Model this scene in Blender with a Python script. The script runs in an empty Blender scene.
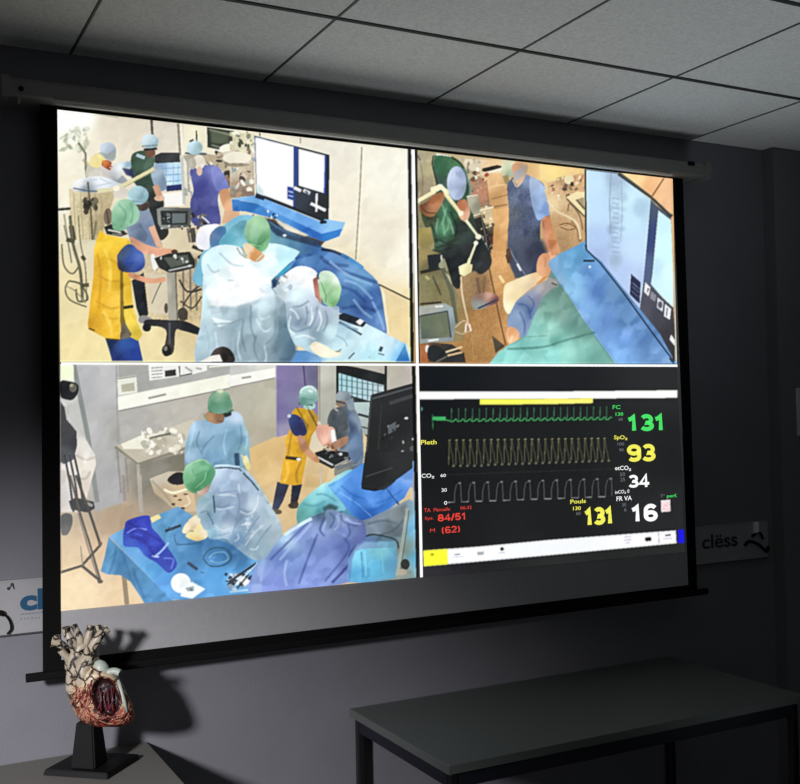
import bpy, bmesh, math, random
import numpy as np
from mathutils import Vector, Matrix
random.seed(4); rng = np.random.default_rng(4)
SC = bpy.context.scene; COL = SC.collection

# ------------------------------------------------------------ camera
F_PX = 1033.69; YAW, PITCH, ROLL = -0.4795, 0.0232, -0.0202
CAM = np.array([-0.4923, -3.115, 1.695])
def cam_axes():
    cy, sy = math.cos(YAW), math.sin(YAW); cp, sp = math.cos(PITCH), math.sin(PITCH); cr, sr = math.cos(ROLL), math.sin(ROLL)
    right = np.array([cy, sy, 0.]); fwd = np.array([-sy, cy, 0.]); up = np.array([0, 0, 1.])
    f2 = fwd*cp+up*sp; u2 = up*cp-fwd*sp
    return right*cr+u2*sr, u2*cr-right*sr, f2
AX = cam_axes()
cd = bpy.data.cameras.new('camera'); cam = bpy.data.objects.new('camera', cd); COL.objects.link(cam)
cd.sensor_fit = 'HORIZONTAL'; cd.sensor_width = 36; cd.lens = 36*F_PX/800; cd.clip_start = .02
m = Matrix.Identity(4)
for i in range(3):
    m[i][0] = AX[0][i]; m[i][1] = AX[1][i]; m[i][2] = -AX[2][i]; m[i][3] = CAM[i]
cam.matrix_world = m
SC.camera = cam
# ------------------------------------------------------------ world, lamps, exposure
w = bpy.data.worlds.new('room_dusk'); SC.world = w; w.use_nodes = True
w.node_tree.nodes['Background'].inputs[0].default_value = (.75, .85, 1, 1)
w.node_tree.nodes['Background'].inputs[1].default_value = .012
SC.view_settings.view_transform = 'Standard'; SC.view_settings.look = 'None'
SC.view_settings.exposure = 0; SC.view_settings.gamma = 1; SC.view_settings.use_curve_mapping = False
def spot(name, loc, target, power, size, blend, radius, col):
    l = bpy.data.lights.new(name, 'SPOT'); l.energy = power; l.spot_size = math.radians(size); l.spot_blend = blend
    l.shadow_soft_size = radius; l.color = col
    o = bpy.data.objects.new(name, l); COL.objects.link(o); o.location = loc
    o.rotation_euler = (Vector(target)-Vector(loc)).to_track_quat('-Z', 'Y').to_euler()
    return o
spot('side_lamp_light', (-1.75, -2.3, 1.9), (.02, 0, .30), 520, 50, 1, .13, (1, .97, 1))
spot('ceiling_fill_light', (2.1, -1.25, .35), (1.75, -.95, 2.77), 44, 84, 1, .35, (.90, .96, 1))  # added unseen uplight, stands in for the screen's glow on the ceiling
al = bpy.data.lights.new('rear_fill_light', 'AREA'); al.energy = 5; al.shape = 'RECTANGLE'; al.size = 2.4; al.size_y = 1.2; al.color = (.9, .95, 1)  # added dim fill behind the camera to lift the dark areas; no window there
ao_ = bpy.data.objects.new('rear_fill_light', al); COL.objects.link(ao_); ao_.location = (.8, -4.1, 1.3); ao_.rotation_euler = (math.radians(80), 0, 0)

# ------------------------------------------------------------ pixel -> place
def ray(u, v):
    return AX[0]*(u-400)/F_PX - AX[1]*(v-392)/F_PX + AX[2]
def on(u, v, ax, val):
    """Point of the plane <ax>=val seen at photo position u,v."""
    d = ray(u, v); t = (val-CAM[ax])/d[ax]; return CAM+d*t
YS = -.09                                    # the screen's plane
def S(u, v, y=YS): return on(u, v, 1, y)

# ------------------------------------------------------------ materials
def srgb(h):
    h = h.lstrip('#'); c = [int(h[i:i+2], 16)/255 for i in (0, 2, 4)]
    return [x/12.92 if x <= .04045 else ((x+.055)/1.055)**2.4 for x in c]
def mat(name, col, rough=.6, metal=0, noise=0, scale=40, bump=0, emit=0, spec=.5, col2=None, bscale=None, detail=6):
    M = bpy.data.materials.new(name); M.use_nodes = True; n = M.node_tree; b = n.nodes['Principled BSDF']
    if isinstance(col, str): col = srgb(col)
    b.inputs['Roughness'].default_value = rough; b.inputs['Metallic'].default_value = metal
    b.inputs['Specular IOR Level'].default_value = spec
    b.inputs['Base Color'].default_value = (*col, 1)
    tc = n.nodes.new('ShaderNodeTexCoord')
    if noise or col2:
        t = n.nodes.new('ShaderNodeTexNoise'); t.inputs['Scale'].default_value = scale; t.inputs['Detail'].default_value = detail
        n.links.new(tc.outputs['Object'], t.inputs['Vector'])
        r = n.nodes.new('ShaderNodeValToRGB')
        c2 = srgb(col2) if isinstance(col2, str) else [c*(1-noise) for c in col]
        c1 = col if col2 else [min(1, c*(1+noise)) for c in col]
        r.color_ramp.elements[0].color = (*c2, 1); r.color_ramp.elements[1].color = (*c1, 1)
        r.color_ramp.elements[0].position = .32; r.color_ramp.elements[1].position = .68
        n.links.new(t.outputs['Fac'], r.inputs[0]); n.links.new(r.outputs[0], b.inputs['Base Color'])
    if bump:
        t = n.nodes.new('ShaderNodeTexNoise'); t.inputs['Scale'].default_value = bscale or scale*3; t.inputs['Detail'].default_value = 4
        n.links.new(tc.outputs['Object'], t.inputs['Vector'])
        bp = n.nodes.new('ShaderNodeBump'); bp.inputs['Strength'].default_value = bump; bp.inputs['Distance'].default_value = .004
        n.links.new(t.outputs['Fac'], bp.inputs['Height']); n.links.new(bp.outputs[0], b.inputs['Normal'])
    if emit:
        b.inputs['Emission Color'].default_value = (*col, 1); b.inputs['Emission Strength'].default_value = emit
    return M
MW = mat('painted_plaster', (.155, .155, .175), .85, noise=.05, scale=5, bump=.25, bscale=160)
MP = mat('painted_column', (.16, .16, .165), .85, noise=.05, scale=5, bump=.25, bscale=160)
MFL = mat('grey_carpet', (.06, .06, .065), .95, noise=.3, scale=300)
MTILE = mat('mineral_fibre_tile', (.86, .86, .83), .95, noise=.10, scale=110, bump=.6, bscale=260, col2=None)
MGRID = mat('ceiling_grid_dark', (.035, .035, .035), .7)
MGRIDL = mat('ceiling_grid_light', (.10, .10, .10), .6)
MCAS = mat('casing_enamel', (.16, .165, .155), .45, noise=.04, scale=20)
MLIP = mat('casing_lip', (.90, .88, .82), .5)
MBLK = mat('black_border_cloth', (.004, .004, .004), .95, spec=.1)
MBAR = mat('black_bar', (.005, .005, .005), .85, spec=.1)
MFAB = mat('screen_fabric', (.33, .33, .34), .9, noise=.03, scale=60)
MTOP = mat('grey_laminate', (.10, .11, .105), .6, noise=.10, scale=220, bump=.05)
MEDGE = mat('laminate_edge', (.10, .175, .175), .6)
MTOP2 = mat('beige_grey_laminate', (.13, .125, .115), .6, noise=.08, scale=220)
MRAIL = mat('navy_steel', (.006, .007, .014), .6, noise=.1)
MLEG = mat('black_steel', (.030, .030, .034), .22, metal=.6, spec=.8)
MCHR = mat('leg_edge_steel', (.5, .5, .5), .3, metal=.6)

# ------------------------------------------------------------ mesh helpers
def ob(name, bm, mt, parent=None, smooth=False, recalc=True):
    me = bpy.data.meshes.new(name)
    if recalc: bmesh.ops.recalc_face_normals(bm, faces=bm.faces)
    bm.to_mesh(me); bm.free()
    o = bpy.data.objects.new(name, me); COL.objects.link(o)
    for x in (mt if isinstance(mt, list) else [mt]): me.materials.append(x)
    if smooth:
        for p in me.polygons: p.use_smooth = True
    if parent: o.parent = parent; o.matrix_parent_inverse = Matrix.Translation(-Vector(parent.location))
    return o
def box(bm, a, b, bev=0):
    a = Vector(a); b = Vector(b); c = (a+b)/2; s = b-a
    r = bmesh.ops.create_cube(bm, size=1)
    for v in r['verts']: v.co = Vector((v.co.x*s.x, v.co.y*s.y, v.co.z*s.z))+c
    if bev:
        es = list({e for v in r['verts'] for e in v.link_edges})
        bmesh.ops.bevel(bm, geom=es, offset=bev, segments=2, affect='EDGES', profile=.5)
def B(*boxes, bev=0):
    bm = bmesh.new()
    for a, b in boxes: box(bm, a, b, bev)
    return bm
def tube(bm, pts, rad, n=14, cap=True, hollow=0):
    pts = [Vector(p) for p in pts]; rad = rad if hasattr(rad, '__len__') else [rad]*len(pts)
    rings = []; up = None
    for i, p in enumerate(pts):
        t = (pts[min(i+1, len(pts)-1)]-pts[max(i-1, 0)]).normalized()
        if up is None:
            up = Vector((0, 0, 1)) if abs(t.z) < .9 else Vector((1, 0, 0))
        x = t.cross(up).normalized(); up = x.cross(t).normalized()
        rings.append([bm.verts.new(p+(x*math.cos(a)+up*math.sin(a))*rad[i]) for a in [2*math.pi*k/n for k in range(n)]])
    for a, b in zip(rings, rings[1:]):
        for k in range(n): bm.faces.new((a[k], a[(k+1) % n], b[(k+1) % n], b[k]))
    if cap: bm.faces.new(rings[0][::-1])
    if hollow:      # rim and a short bore at the far end
        c = pts[-1]; t = (pts[-1]-pts[-2]).normalized()
        inn = [bm.verts.new(c+(v.co-c)*hollow) for v in rings[-1]]
        deep = [bm.verts.new(v.co-t*rad[-1]*1.4) for v in inn]
        for k in range(n):
            bm.faces.new((rings[-1][k], rings[-1][(k+1) % n], inn[(k+1) % n], inn[k]))
            f = bm.faces.new((inn[k], inn[(k+1) % n], deep[(k+1) % n], deep[k])); f.material_index = 1
        f = bm.faces.new(deep); f.material_index = 1
    elif cap: bm.faces.new(rings[-1])
def smooth_path(p, n=6, closed=False):
    p = [np.array(q, float) for q in p]; out = []; L = len(p)
    rg = range(L if closed else L-1)
    for i in rg:
        if closed: a, b, c, d = p[(i-1) % L], p[i], p[(i+1) % L], p[(i+2) % L]
        else: a, b, c, d = p[max(i-1, 0)], p[i], p[i+1], p[min(i+2, L-1)]
        for k in range(n):
            t = k/n
            out.append(.5*((2*b)+(-a+c)*t+(2*a-5*b+4*c-d)*t*t+(-a+3*b-3*c+d)*t**3))
    if not closed: out.append(p[-1])
    return out
def thing(name, label, cat, loc, group=None):
    o = bpy.data.objects.new(name, None); COL.objects.link(o); o.location = loc; o.empty_display_size = .05
    o['label'] = label; o['category'] = cat
    if group: o['group'] = group
    return o
def struct(o): o['kind'] = 'structure'; return o
def text_mesh(body, size, place, mt, name, parent, bold=0., depth=0, align='LEFT', shear=0):
    """Lettering whose local x,y run over the plane given by place(x,y)."""
    c = bpy.data.curves.new('t', 'FONT'); c.body = body; c.size = 1; c.offset = bold; c.align_x = align; c.shear = shear; c.resolution_u = 5
    t = bpy.data.objects.new('t', c); COL.objects.link(t)
    bpy.context.view_layer.update()
    dg = bpy.context.evaluated_depsgraph_get(); me = bpy.data.meshes.new_from_object(t.evaluated_get(dg))
    bpy.data.objects.remove(t)
    xs = [v.co.x for v in me.vertices]; ys = [v.co.y for v in me.vertices]
    x0, x1, y0, y1 = min(xs), max(xs), min(ys), max(ys)
    for v in me.vertices: v.co = Vector(place((v.co.x-x0)/(x1-x0), (v.co.y-y0)/(y1-y0)))
    o = bpy.data.objects.new(name, me); me.name = name; COL.objects.link(o); me.materials.clear(); me.materials.append(mt)
    if parent: o.parent = parent; o.matrix_parent_inverse = Matrix.Translation(-Vector(parent.location))
    return o

# ------------------------------------------------------------ room
CEIL = 2.774
XL, XR = -2.2, 4.2; YF = -4.2
col_in = on(780, 400, 1, -.06)[0]            # inner corner of the boxed column
cdep = .06
col_out = on(779, 300, 1, -cdep)[0]
struct(ob('floor', B(((XL, YF, -.05), (XR, .1, 0))), MFL))
struct(ob('wall_back', B(((XL, 0, 0), (XR, .12, CEIL+.1))), MW))
struct(ob('wall_left', B(((XL-.1, YF, 0), (XL, .12, CEIL+.1))), MW))
struct(ob('wall_right', B(((XR, YF, 0), (XR+.1, .12, CEIL+.1))), MW))
struct(ob('wall_front', B(((XL, YF-.1, 0), (XR, YF, CEIL+.1))), MW))
struct(ob('trim_column', B(((col_in, -cdep, 0), (XR, 0, CEIL))), MP))
print('column', col_in, col_out)
x0g, T = .657, .6                        # ceiling grid
yl = -.578
bm = bmesh.new(); bg = bmesh.new(); bgl = bmesh.new()
g = .007
for i in range(-6, 8):
    for j in range(-8, 2):
        xa, xb = x0g+i*T, x0g+(i+1)*T; ya, yb = yl+j*T, min(yl+(j+1)*T, 0)
        xa, xb, ya = max(xa, XL), min(xb, XR), max(ya, YF)
        if xb-xa < .05 or yb-ya < .02: continue
        box(bm, (xa+g*.5, ya+g, CEIL+.004), (xb-g*.5, yb-g if yb < 0 else yb, CEIL+.02), .003)
struct(ob('ceiling', bm, MTILE))
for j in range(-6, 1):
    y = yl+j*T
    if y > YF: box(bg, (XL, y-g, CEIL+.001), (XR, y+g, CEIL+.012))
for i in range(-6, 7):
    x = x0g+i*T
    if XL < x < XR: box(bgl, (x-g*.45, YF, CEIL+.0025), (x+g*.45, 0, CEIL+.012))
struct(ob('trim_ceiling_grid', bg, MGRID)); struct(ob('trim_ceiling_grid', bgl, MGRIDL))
struct(ob('trim_ceiling_backing', B(((XL, YF, CEIL+.02), (XR, .1, CEIL+.09))), MGRID))

# ------------------------------------------------------------ the projection screen
casing_y = -.145
cl = on(9, 84, 1, casing_y); cr = on(711, 168, 1, casing_y)
ztop = on(380, 122, 1, casing_y)[2]; zbot = on(380, 138.5, 1, casing_y)[2]
zlip = on(380, 142, 1, casing_y)[2]
print('casing', cl, cr, ztop, zbot, zlip)
PS = thing('projection_screen', 'wide pull-down projection screen with black borders showing operating theatre video', 'projection screen', (1.14, YS, 1.0))
fabL, fabR = S(57, 360)[0]-.004, S(684, 480)[0]+.004
fabR = S(688.5, 585)[0]; fabL = S(60.5, 640)[0]-.006
fabB = S(61, 660)[2]; 
bl = S(43, 640)[0]; br = S(697.5, 585)[0]
BLK = S(60, 674)[2]
def slab(bm, px, y0, y1):
    """An upright sheet whose corners (TL TR BR BL) are places on the screen's plane."""
    q = [S(*p) for p in px]
    f = [bm.verts.new((p[0], y0, p[2])) for p in q]; b = [bm.verts.new((p[0], y1, p[2])) for p in q]
    bm.faces.new(f); bm.faces.new(b[::-1])
    for k in range(4): bm.faces.new((f[k], b[k], b[(k+1) % 4], f[(k+1) % 4]))
iTL, iTR, iBR, iBL = (57.3, 109), (672.8, 178), (688.5, 585), (61.3, 660)
bm = bmesh.new(); slab(bm, [(56, 100), (674, 168), iBR, iBL], YS+.001, YS+.003)
ob('screen_fabric', bm, MFAB, PS)
bm = bmesh.new(); slab(bm, [(40.5, 92), (57, 94), iBL, (43, 676)], YS, YS+.004); slab(bm, [(672.4, 168), (682.5, 170), (697.5, 594), iBR], YS, YS+.004)
slab(bm, [iBL, iBR, (697.5, 594), (43, 676)], YS, YS+.004); slab(bm, [(56, 100), (673, 168), (672.8, 178.3), (57.3, 109.3)], YS-.0005, YS+.001)
ob('black_border', bm, MBLK, PS)
# casing: folded metal trough with a rolled lower lip
bm = bmesh.new()
prof = [(0, zbot), (casing_y+.010, zbot), (casing_y, zbot+.006), (casing_y, ztop-.012), (casing_y+.012, ztop), (-.012, ztop), (-.012, zbot)]
prof = [(-.02, zbot)]+prof[1:5]+[(-.02, ztop)]
va = [bm.verts.new((cl[0], y, z)) for y, z in prof]; vb = [bm.verts.new((cr[0]-.03, y, z)) for y, z in prof]
for k in range(len(prof)):
    k2 = (k+1) % len(prof)
    bm.faces.new((va[k], va[k2], vb[k2], vb[k]))
bm.faces.new(va); bm.faces.new(vb)
ob('casing', bm, MCAS, PS)
lipR = on(672, 171, 1, casing_y)[0]
bm = bmesh.new(); tube(bm, [(cl[0]+.12, casing_y+.003, zlip+.005), (lipR, casing_y+.003, zlip+.005)], .0055, 10)
ob('casing_lip', bm, MLIP, PS, True)
for xa, xb in ((cl[0]-.022, cl[0]), (cr[0]-.03, cr[0]+.003)):
    ob('end_cap', B(((xa, casing_y-.002, zbot-.004), (xb, -.018, ztop+.002)), bev=.003), MCAS, PS)
bm = bmesh.new(); tube(bm, [on(21, 88.5, 1, casing_y-.0005), on(21, 88.5, 1, casing_y-.004)], .0075, 16)
ob('casing_screw', bm, MBAR, PS)
p = on(18, 96, 1, casing_y+.02)
bm = bmesh.new(); tube(bm, [p+np.array([0, 0, .01]), p+np.array([0, 0, -.022])], [.006, .005], 12); ob('pull_peg', bm, MCAS, PS, True)
p = on(691.5, 163.5, 1, casing_y-.003)
ob('maker_badge', B(((p[0]-.016, casing_y-.0045, p[2]-.008), (p[0]+.016, casing_y, p[2]+.008)), bev=.001), MBAR, PS)
bm = bmesh.new()
bL, bR = on(28.5, 676, 1, YS-.006), on(706, 593, 1, YS-.006); zb = (bL[2]+bR[2])/2
print('bar', bL, bR)
box(bm, (bL[0], YS-.016, zb-.011), (bR[0], YS+.010, zb+.011), .006)
ob('bottom_bar', bm, MBAR, PS)
for xa in (bL[0], bR[0]):
    bm = bmesh.new(); tube(bm, [(xa-.006, YS-.003, zb), (xa+.006, YS-.003, zb)], .0125, 12); ob('bar_end_cap', bm, MBAR, PS, True)
# brackets carrying the casing
for xa in (cl[0]+.25, cr[0]-.3):
    ob('wall_bracket', B(((xa-.02, -.02, zbot+.01), (xa+.02, 0, ztop-.01))), MBAR, PS)

# ------------------------------------------------------------ what the projector shows: four flat pictures on the fabric
SS = 2.5                                        # samples per photo pixel of the picture
PX0, PY0, PX1, PY1 = 50, 96, 694, 620
CW, CH = int((PX1-PX0)*SS), int((PY1-PY0)*SS)
CAN = np.zeros((CH, CW, 3)); IDS = np.zeros((CH, CW), int)
ID_NAMES = [None]; CUR = [0]
def hexc(h): return np.array([int(h[i:i+2], 16)/255 for i in (0, 2, 4)])
TR = [0, 0, 1.]
def crop(x, y, s): TR[:] = [x, y, s]
def X(p): return ((p[0]*TR[2]+TR[0]-PX0)*SS, (p[1]*TR[2]+TR[1]-PY0)*SS)
def fig(name=None):
    """Following strokes belong to this pictured thing (None: the picture's ground)."""
    if name is None: CUR[0] = 0
    else: ID_NAMES.append(name); CUR[0] = len(ID_NAMES)-1
def refig(name, k): CUR[0] = [i for i, n in enumerate(ID_NAMES) if n == name][k]
LIM = [0, 0, CW, CH]
def colour_at(col, x0, y0, w, h):
    if isinstance(col, str): return hexc(col)
    yy, xx = np.mgrid[y0:y0+h, x0:x0+w]; num = 0; den = 0
    for (px, py, c) in col:
        q = X((px, py)); wgt = 1/(((xx-q[0])**2+(yy-q[1])**2)/900+.15)**1.6
        num = num+wgt[..., None]*hexc(c); den = den+wgt[..., None]
    return num/den
def blur1(a, r):
    if r < 1: return a
    for ax in (0, 1):
        k = 2*r+1; pad = [(0, 0)]*a.ndim; pad[ax] = (r+1, r)
        c = np.cumsum(np.pad(a, pad, mode='edge'), axis=ax)
        n = a.shape[ax]
        a = (np.take(c, range(k, k+n), axis=ax)-np.take(c, range(0, n), axis=ax))/k
    return a
def fill(pts, col, soft=1, alpha=1., rough=0.):
    """Closed outline in crop coordinates."""
    q = np.array([X(p) for p in pts])
    m = 4+soft*2
    x0, y0 = max(int(q[:, 0].min())-m, LIM[0]), max(int(q[:, 1].min())-m, LIM[1])
    x1, y1 = min(int(q[:, 0].max())+m, LIM[2]), min(int(q[:, 1].max())+m, LIM[3])
    if x1-x0 < 1 or y1-y0 < 1: return
    yy, xx = np.mgrid[y0:y1, x0:x1]+.5
    ins = np.zeros(xx.shape, bool)
    for (ax, ay), (bx, by) in zip(q, np.roll(q, -1, 0)):
        if ay == by: continue
        ins ^= ((yy < ay) != (yy < by)) & (xx < (bx-ax)*(yy-ay)/(by-ay)+ax)
    m_ = blur1(ins.astype(float), soft)[..., None]*alpha
    c = colour_at(col, x0, y0, x1-x0, y1-y0)
    if rough:
        nz = blur1(rng.normal(size=ins.shape), 2)*3
        c = np.clip(c+nz[..., None]*rough, 0, 1)
    CAN[y0:y1, x0:x1] = CAN[y0:y1, x0:x1]*(1-m_)+c*m_
    if CUR[0] or alpha > .8: IDS[y0:y1, x0:x1][ins & (alpha > .3)] = CUR[0]
def blob(pts, col, **k): fill(smooth_path([np.array(p) for p in pts], 6, True), col, **k)
def ell(cx, cy, rx, ry, col, rot=0, **k):
    c, s = math.cos(rot), math.sin(rot)
    fill([(cx+rx*math.cos(a)*c-ry*math.sin(a)*s, cy+rx*math.cos(a)*s+ry*math.sin(a)*c) for a in np.linspace(0, 2*math.pi, 28)[:-1]], col, **k)
def line(pts, wd, col, curve=False, **k):
    if curve: pts = smooth_path(pts, 5)
    pts = [np.array(p, float) for p in pts]; L, R_ = [], []
    for i, p in enumerate(pts):
        t = pts[min(i+1, len(pts)-1)]-pts[max(i-1, 0)]; t = t/(np.linalg.norm(t)+1e-9); n = np.array([-t[1], t[0]])*wd/2
        L.append(p+n); R_.append(p-n)
    fill(L+R_[::-1], col, **k)
def speck(x0, y0, x1, y1, n, cols, smin=4, smax=14, **k):
    for _ in range(n):
        x, y = rng.uniform(x0, x1), rng.uniform(y0, y1); r = rng.uniform(smin, smax)
        ell(x, y, r, r*rng.uniform(.3, .9), cols[rng.integers(len(cols))], rot=rng.uniform(0, 3), **k)
def limit(x0, y0, x1, y1):
    LIM[:] = [max(int((x0-PX0)*SS), 0), max(int((y0-PY0)*SS), 0), min(int((x1-PX0)*SS), CW), min(int((y1-PY0)*SS), CH)]
def ground(col): 
    CAN[LIM[1]:LIM[3], LIM[0]:LIM[2]] = colour_at(col, LIM[0], LIM[1], LIM[2]-LIM[0], LIM[3]-LIM[1])
FOLD = .5
def folds(lines, wd, col, a=.45):
    for l in lines: line(l, wd, col, curve=True, alpha=a, soft=2)

# ============ upper left picture
crop(0, 0, 1); limit(50, 96, 414, 362.5)
ground([(60, 112, 'fffff4'), (75, 125, 'fffff0'), (95, 150, 'efe8d2'), (110, 130, 'e3dac6'), (130, 120, 'ddd3c0'), (170, 130, 'ddd4c4'), (200, 140, 'ede5cc'), (235, 150, 'f2eace'),
        (62, 200, 'f2ecd4'), (65, 300, 'e9d9a6'), (85, 345, 'f0dfa2'), (150, 350, 'ecdca6'), (190, 320, 'd9c494'), (200, 250, 'd8caa8'), (100, 230, 'd9d0b0'),
        (330, 150, 'e9e4d4'), (350, 200, 'efe8d4'), (390, 180, 'f4f2e2'), (408, 250, 'f6f2de'), (385, 240, 'e9e2cd'), (345, 280, 'e6d8b4'), (395, 320, 'eed69c'), (400, 340, 'f4dca4')])
crop(50, 100, .2375)
fill([(0, 0), (200, 55), (190, 110), (60, 130), (30, 60)], 'fffff8', soft=12, alpha=.8)
line([(200, 58), (290, 75)], 7, 'a8a890', alpha=.6)
line([(428, 82), (432, 150)], 11, '58584e'); line([(540, 100), (549, 235)], 9, '8a8270'); line([(552, 100), (560, 230)], 5, 'f8f4e4')
fill([(565, 105), (655, 118), (655, 230), (565, 225)], 'ece6ca'); line([(617, 130), (620, 200)], 6, '4a4840')
fill([(662, 115), (778, 132), (776, 222), (664, 200)], '363c34'); fill([(675, 128), (765, 140), (760, 190), (680, 180)], '5a6450', soft=3); line([(670, 125), (770, 150)], 8, '98a088', alpha=.6)
line([(680, 190), (770, 215)], 7, 'a8b098', alpha=.6)
fill([(780, 130), (800, 133), (800, 240), (780, 235)], 'e8e2c4')
# busy benches at the back
fill([(560, 235), (640, 225), (720, 235), (800, 240), (800, 480), (740, 480), (690, 300), (590, 290)], [(570, 250, 'a8a088'), (700, 280, 'b8ac90'), (790, 300, 'c8b898'), (760, 420, 'd8c4a0')], rough=.025)
speck(650, 225, 800, 330, 34, ['f0e8d0', '8a8070', '5c5448', 'd8d0b8', '3c3a38', 'c8b090'], 6, 16)
fill([(775, 270), (800, 272), (800, 320), (778, 310)], '6890b8')
ell(765, 208, 52, 24, 'f4f0dc'); ell(770, 228, 55, 12, 'c8bfa0', alpha=.7)
fill([(725, 320), (800, 330), (800, 380), (740, 365)], '504840', alpha=.75); line([(730, 325), (790, 350)], 10, 'b87858', alpha=.8)
# ceiling lamp cluster
fig('operating_lamp')
speck(45, 120, 165, 210, 44, ['b8c0a4', '98a484', 'd8dcc8', 'b4bca0', 'f0f2e0', '8c987c'], 6, 17, alpha=.7, soft=2)
line([(120, 180), (150, 225), (152, 300), (160, 350)], 9, '807c68')
fig(None)
line([(140, 250), (165, 280)], 14, 'a09c84', alpha=.6)
# drape-covered trolley at left
fig('instrument_trolley')
fill([(80, 375), (280, 385), (250, 470), (210, 589), (90, 589)], [(90, 400, 'd8cca4'), (200, 430, 'c4b48c'), (230, 520, 'b0a078'), (120, 560, 'dccfa4')], rough=.025)
for x in (100, 130, 160, 190, 215): line([(x, 390), (x+10, 589)], 5, 'a89a74', alpha=.6)
blob([(90, 372), (120, 335), (200, 322), (290, 335), (310, 365), (240, 388), (130, 388)], [(120, 350, 'f8f8f4'), (220, 345, 'e8eef4'), (280, 365, 'd0d8e0'), (150, 380, '8a98a8')])
line([(100, 372), (180, 385), (270, 380)], 5, '586478', curve=True)
for a, b in (((140, 345), (200, 335)), ((180, 365), (260, 350)), ((210, 330), (250, 350))): line([a, b], 5, 'b8c4d0', alpha=.7)
line([(160, 345), (172, 460), (180, 589)], 8, '6a6250'); speck(145, 415, 215, 485, 16, ['4a4638', '5a5444', '7a7460', '343228'], 8, 18)
fig(None)
line([(35, 462), (88, 458)], 11, '383830'); line([(60, 480), (75, 580)], 8, '989070', alpha=.7); line([(90, 530), (100, 589)], 22, '4c483c'); line([(195, 510), (185, 589)], 9, '706a54', alpha=.7)
# far person, yellowish mask
fig('person')
blob([(150, 320), (165, 275), (215, 270), (270, 290), (310, 320), (330, 350), (290, 350), (240, 325), (190, 322)], [(180, 290, 'c8c4b4'), (250, 310, 'b8bcc0'), (300, 330, '98a0a8')])
ell(248, 215, 32, 36, [(235, 195, 'c8d4e0'), (260, 230, '8898a4')]); ell(238, 235, 42, 18, '98a4a0', alpha=.7)
blob([(170, 250), (200, 225), (235, 250), (230, 280), (190, 285), (165, 272)], [(190, 250, 'f0e4a0'), (215, 270, 'e8d080')]); ell(240, 272, 22, 18, 'a05030'); ell(262, 280, 14, 9, 'd8d0c4')
# person in dark green
fig('person')
fill([(440, 235), (470, 222), (545, 222), (550, 268), (460, 275), (438, 262)], '3c3e40')
blob([(342, 245), (362, 220), (405, 215), (440, 245), (438, 290), (455, 360), (480, 430), (478, 470), (500, 560), (460, 589), (430, 500), (395, 400), (345, 330)],
     [(365, 260, '46604e'), (410, 290, '4c6854'), (380, 340, '3c5046'), (440, 430, '2c3030'), (470, 540, '2a2828')])
line([(365, 232), (400, 245)], 14, 'b8ccd8'); ell(423, 222, 22, 22, '7a5844'); line([(395, 210), (452, 205)], 10, '2c3034'); ell(422, 174, 36, 30, [(405, 160, 'd0e4ec'), (440, 190, '9cbcc8')]); line([(388, 196), (455, 192)], 8, '6c8890', alpha=.7)
fig('anaesthesia_monitor')
fill([(440, 268), (552, 262), (556, 370), (492, 378), (455, 330)], [(460, 290, '90b0d0'), (530, 290, 'c8e4f8'), (530, 340, 'b0d8f4'), (500, 350, 'd8f0fc')])
for y in (290, 318, 345): line([(470, y), (552, y-5)], 4, '6c98c0', alpha=.7)
for x in (490, 520, 540): line([(x, 272), (x, 360)], 3, '7ca4c8', alpha=.6)
fill([(488, 362), (556, 355), (556, 380), (492, 386)], '26386c')
fig(None)
fill([(478, 395), (560, 388), (566, 445), (488, 448)], 'f4f2ec'); line([(556, 240), (566, 440)], 12, 'c0c4c0'); line([(580, 240), (586, 400)], 9, 'a8aca8')
refig('person', 1)
blob([(425, 290), (455, 280), (480, 310), (492, 370), (460, 385), (435, 350)], [(440, 300, 'a8bccc'), (480, 360, '8298b0')]); line([(445, 360), (465, 415)], 26, 'c89878'); ell(462, 415, 22, 12, 'd8b090')
fig('boom_arm')
line([(200, 385), (280, 375), (440, 290)], 15, 'e0d8a8'); line([(285, 383), (440, 300)], 4, 'a09870', alpha=.7); ell(300, 392, 34, 24, 'd8d0c4'); ell(280, 372, 14, 12, 'f4eed8')
# person in purple scrubs
fig('person')
blob([(590, 300), (620, 278), (690, 278), (730, 310), (750, 372), (715, 390), (708, 430), (718, 520), (660, 535), (600, 520), (592, 430), (605, 380)],
     [(620, 300, '5c62a8'), (650, 360, '5458a0'), (700, 320, '8088c8'), (620, 480, '464c88'), (690, 480, '5a5ea4')])
blob([(680, 285), (712, 285), (745, 340), (752, 375), (712, 388), (688, 350)], [(700, 310, '8890d4'), (735, 370, '7480c4')])
blob([(715, 385), (752, 378), (765, 440), (775, 470), (740, 465), (722, 430)], [(730, 395, 'cc9468'), (760, 450, 'e0a87c')])
ell(628, 262, 26, 32, 'e4dccc'); ell(600, 268, 16, 26, 'b8b4a4'); line([(570, 225), (660, 228)], 9, '58646c'); ell(610, 202, 34, 30, [(590, 190, 'c8e4ec'), (630, 215, '98b8c0')]); ell(630, 300, 12, 20, 'd8b89c'); line([(588, 176), (605, 168)], 8, '50544c')
fig(None)
speck(565, 290, 600, 400, 10, ['e0dcd0', 'a8a8a4', '888c90'], 6, 12)
line([(760, 330), (800, 350)], 24, '806050', alpha=.7)
fill([(772, 425), (800, 415), (800, 470), (780, 470)], '3c80c8')
fill([(735, 465), (775, 462), (800, 480), (800, 520), (725, 520)], 'dcae88')
fig('person')   # blue cap
blob([(355, 450), (400, 440), (430, 490), (450, 560), (470, 620), (380, 620), (345, 560)], [(380, 480, '8898b0'), (420, 560, '6c80a0')])
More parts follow.
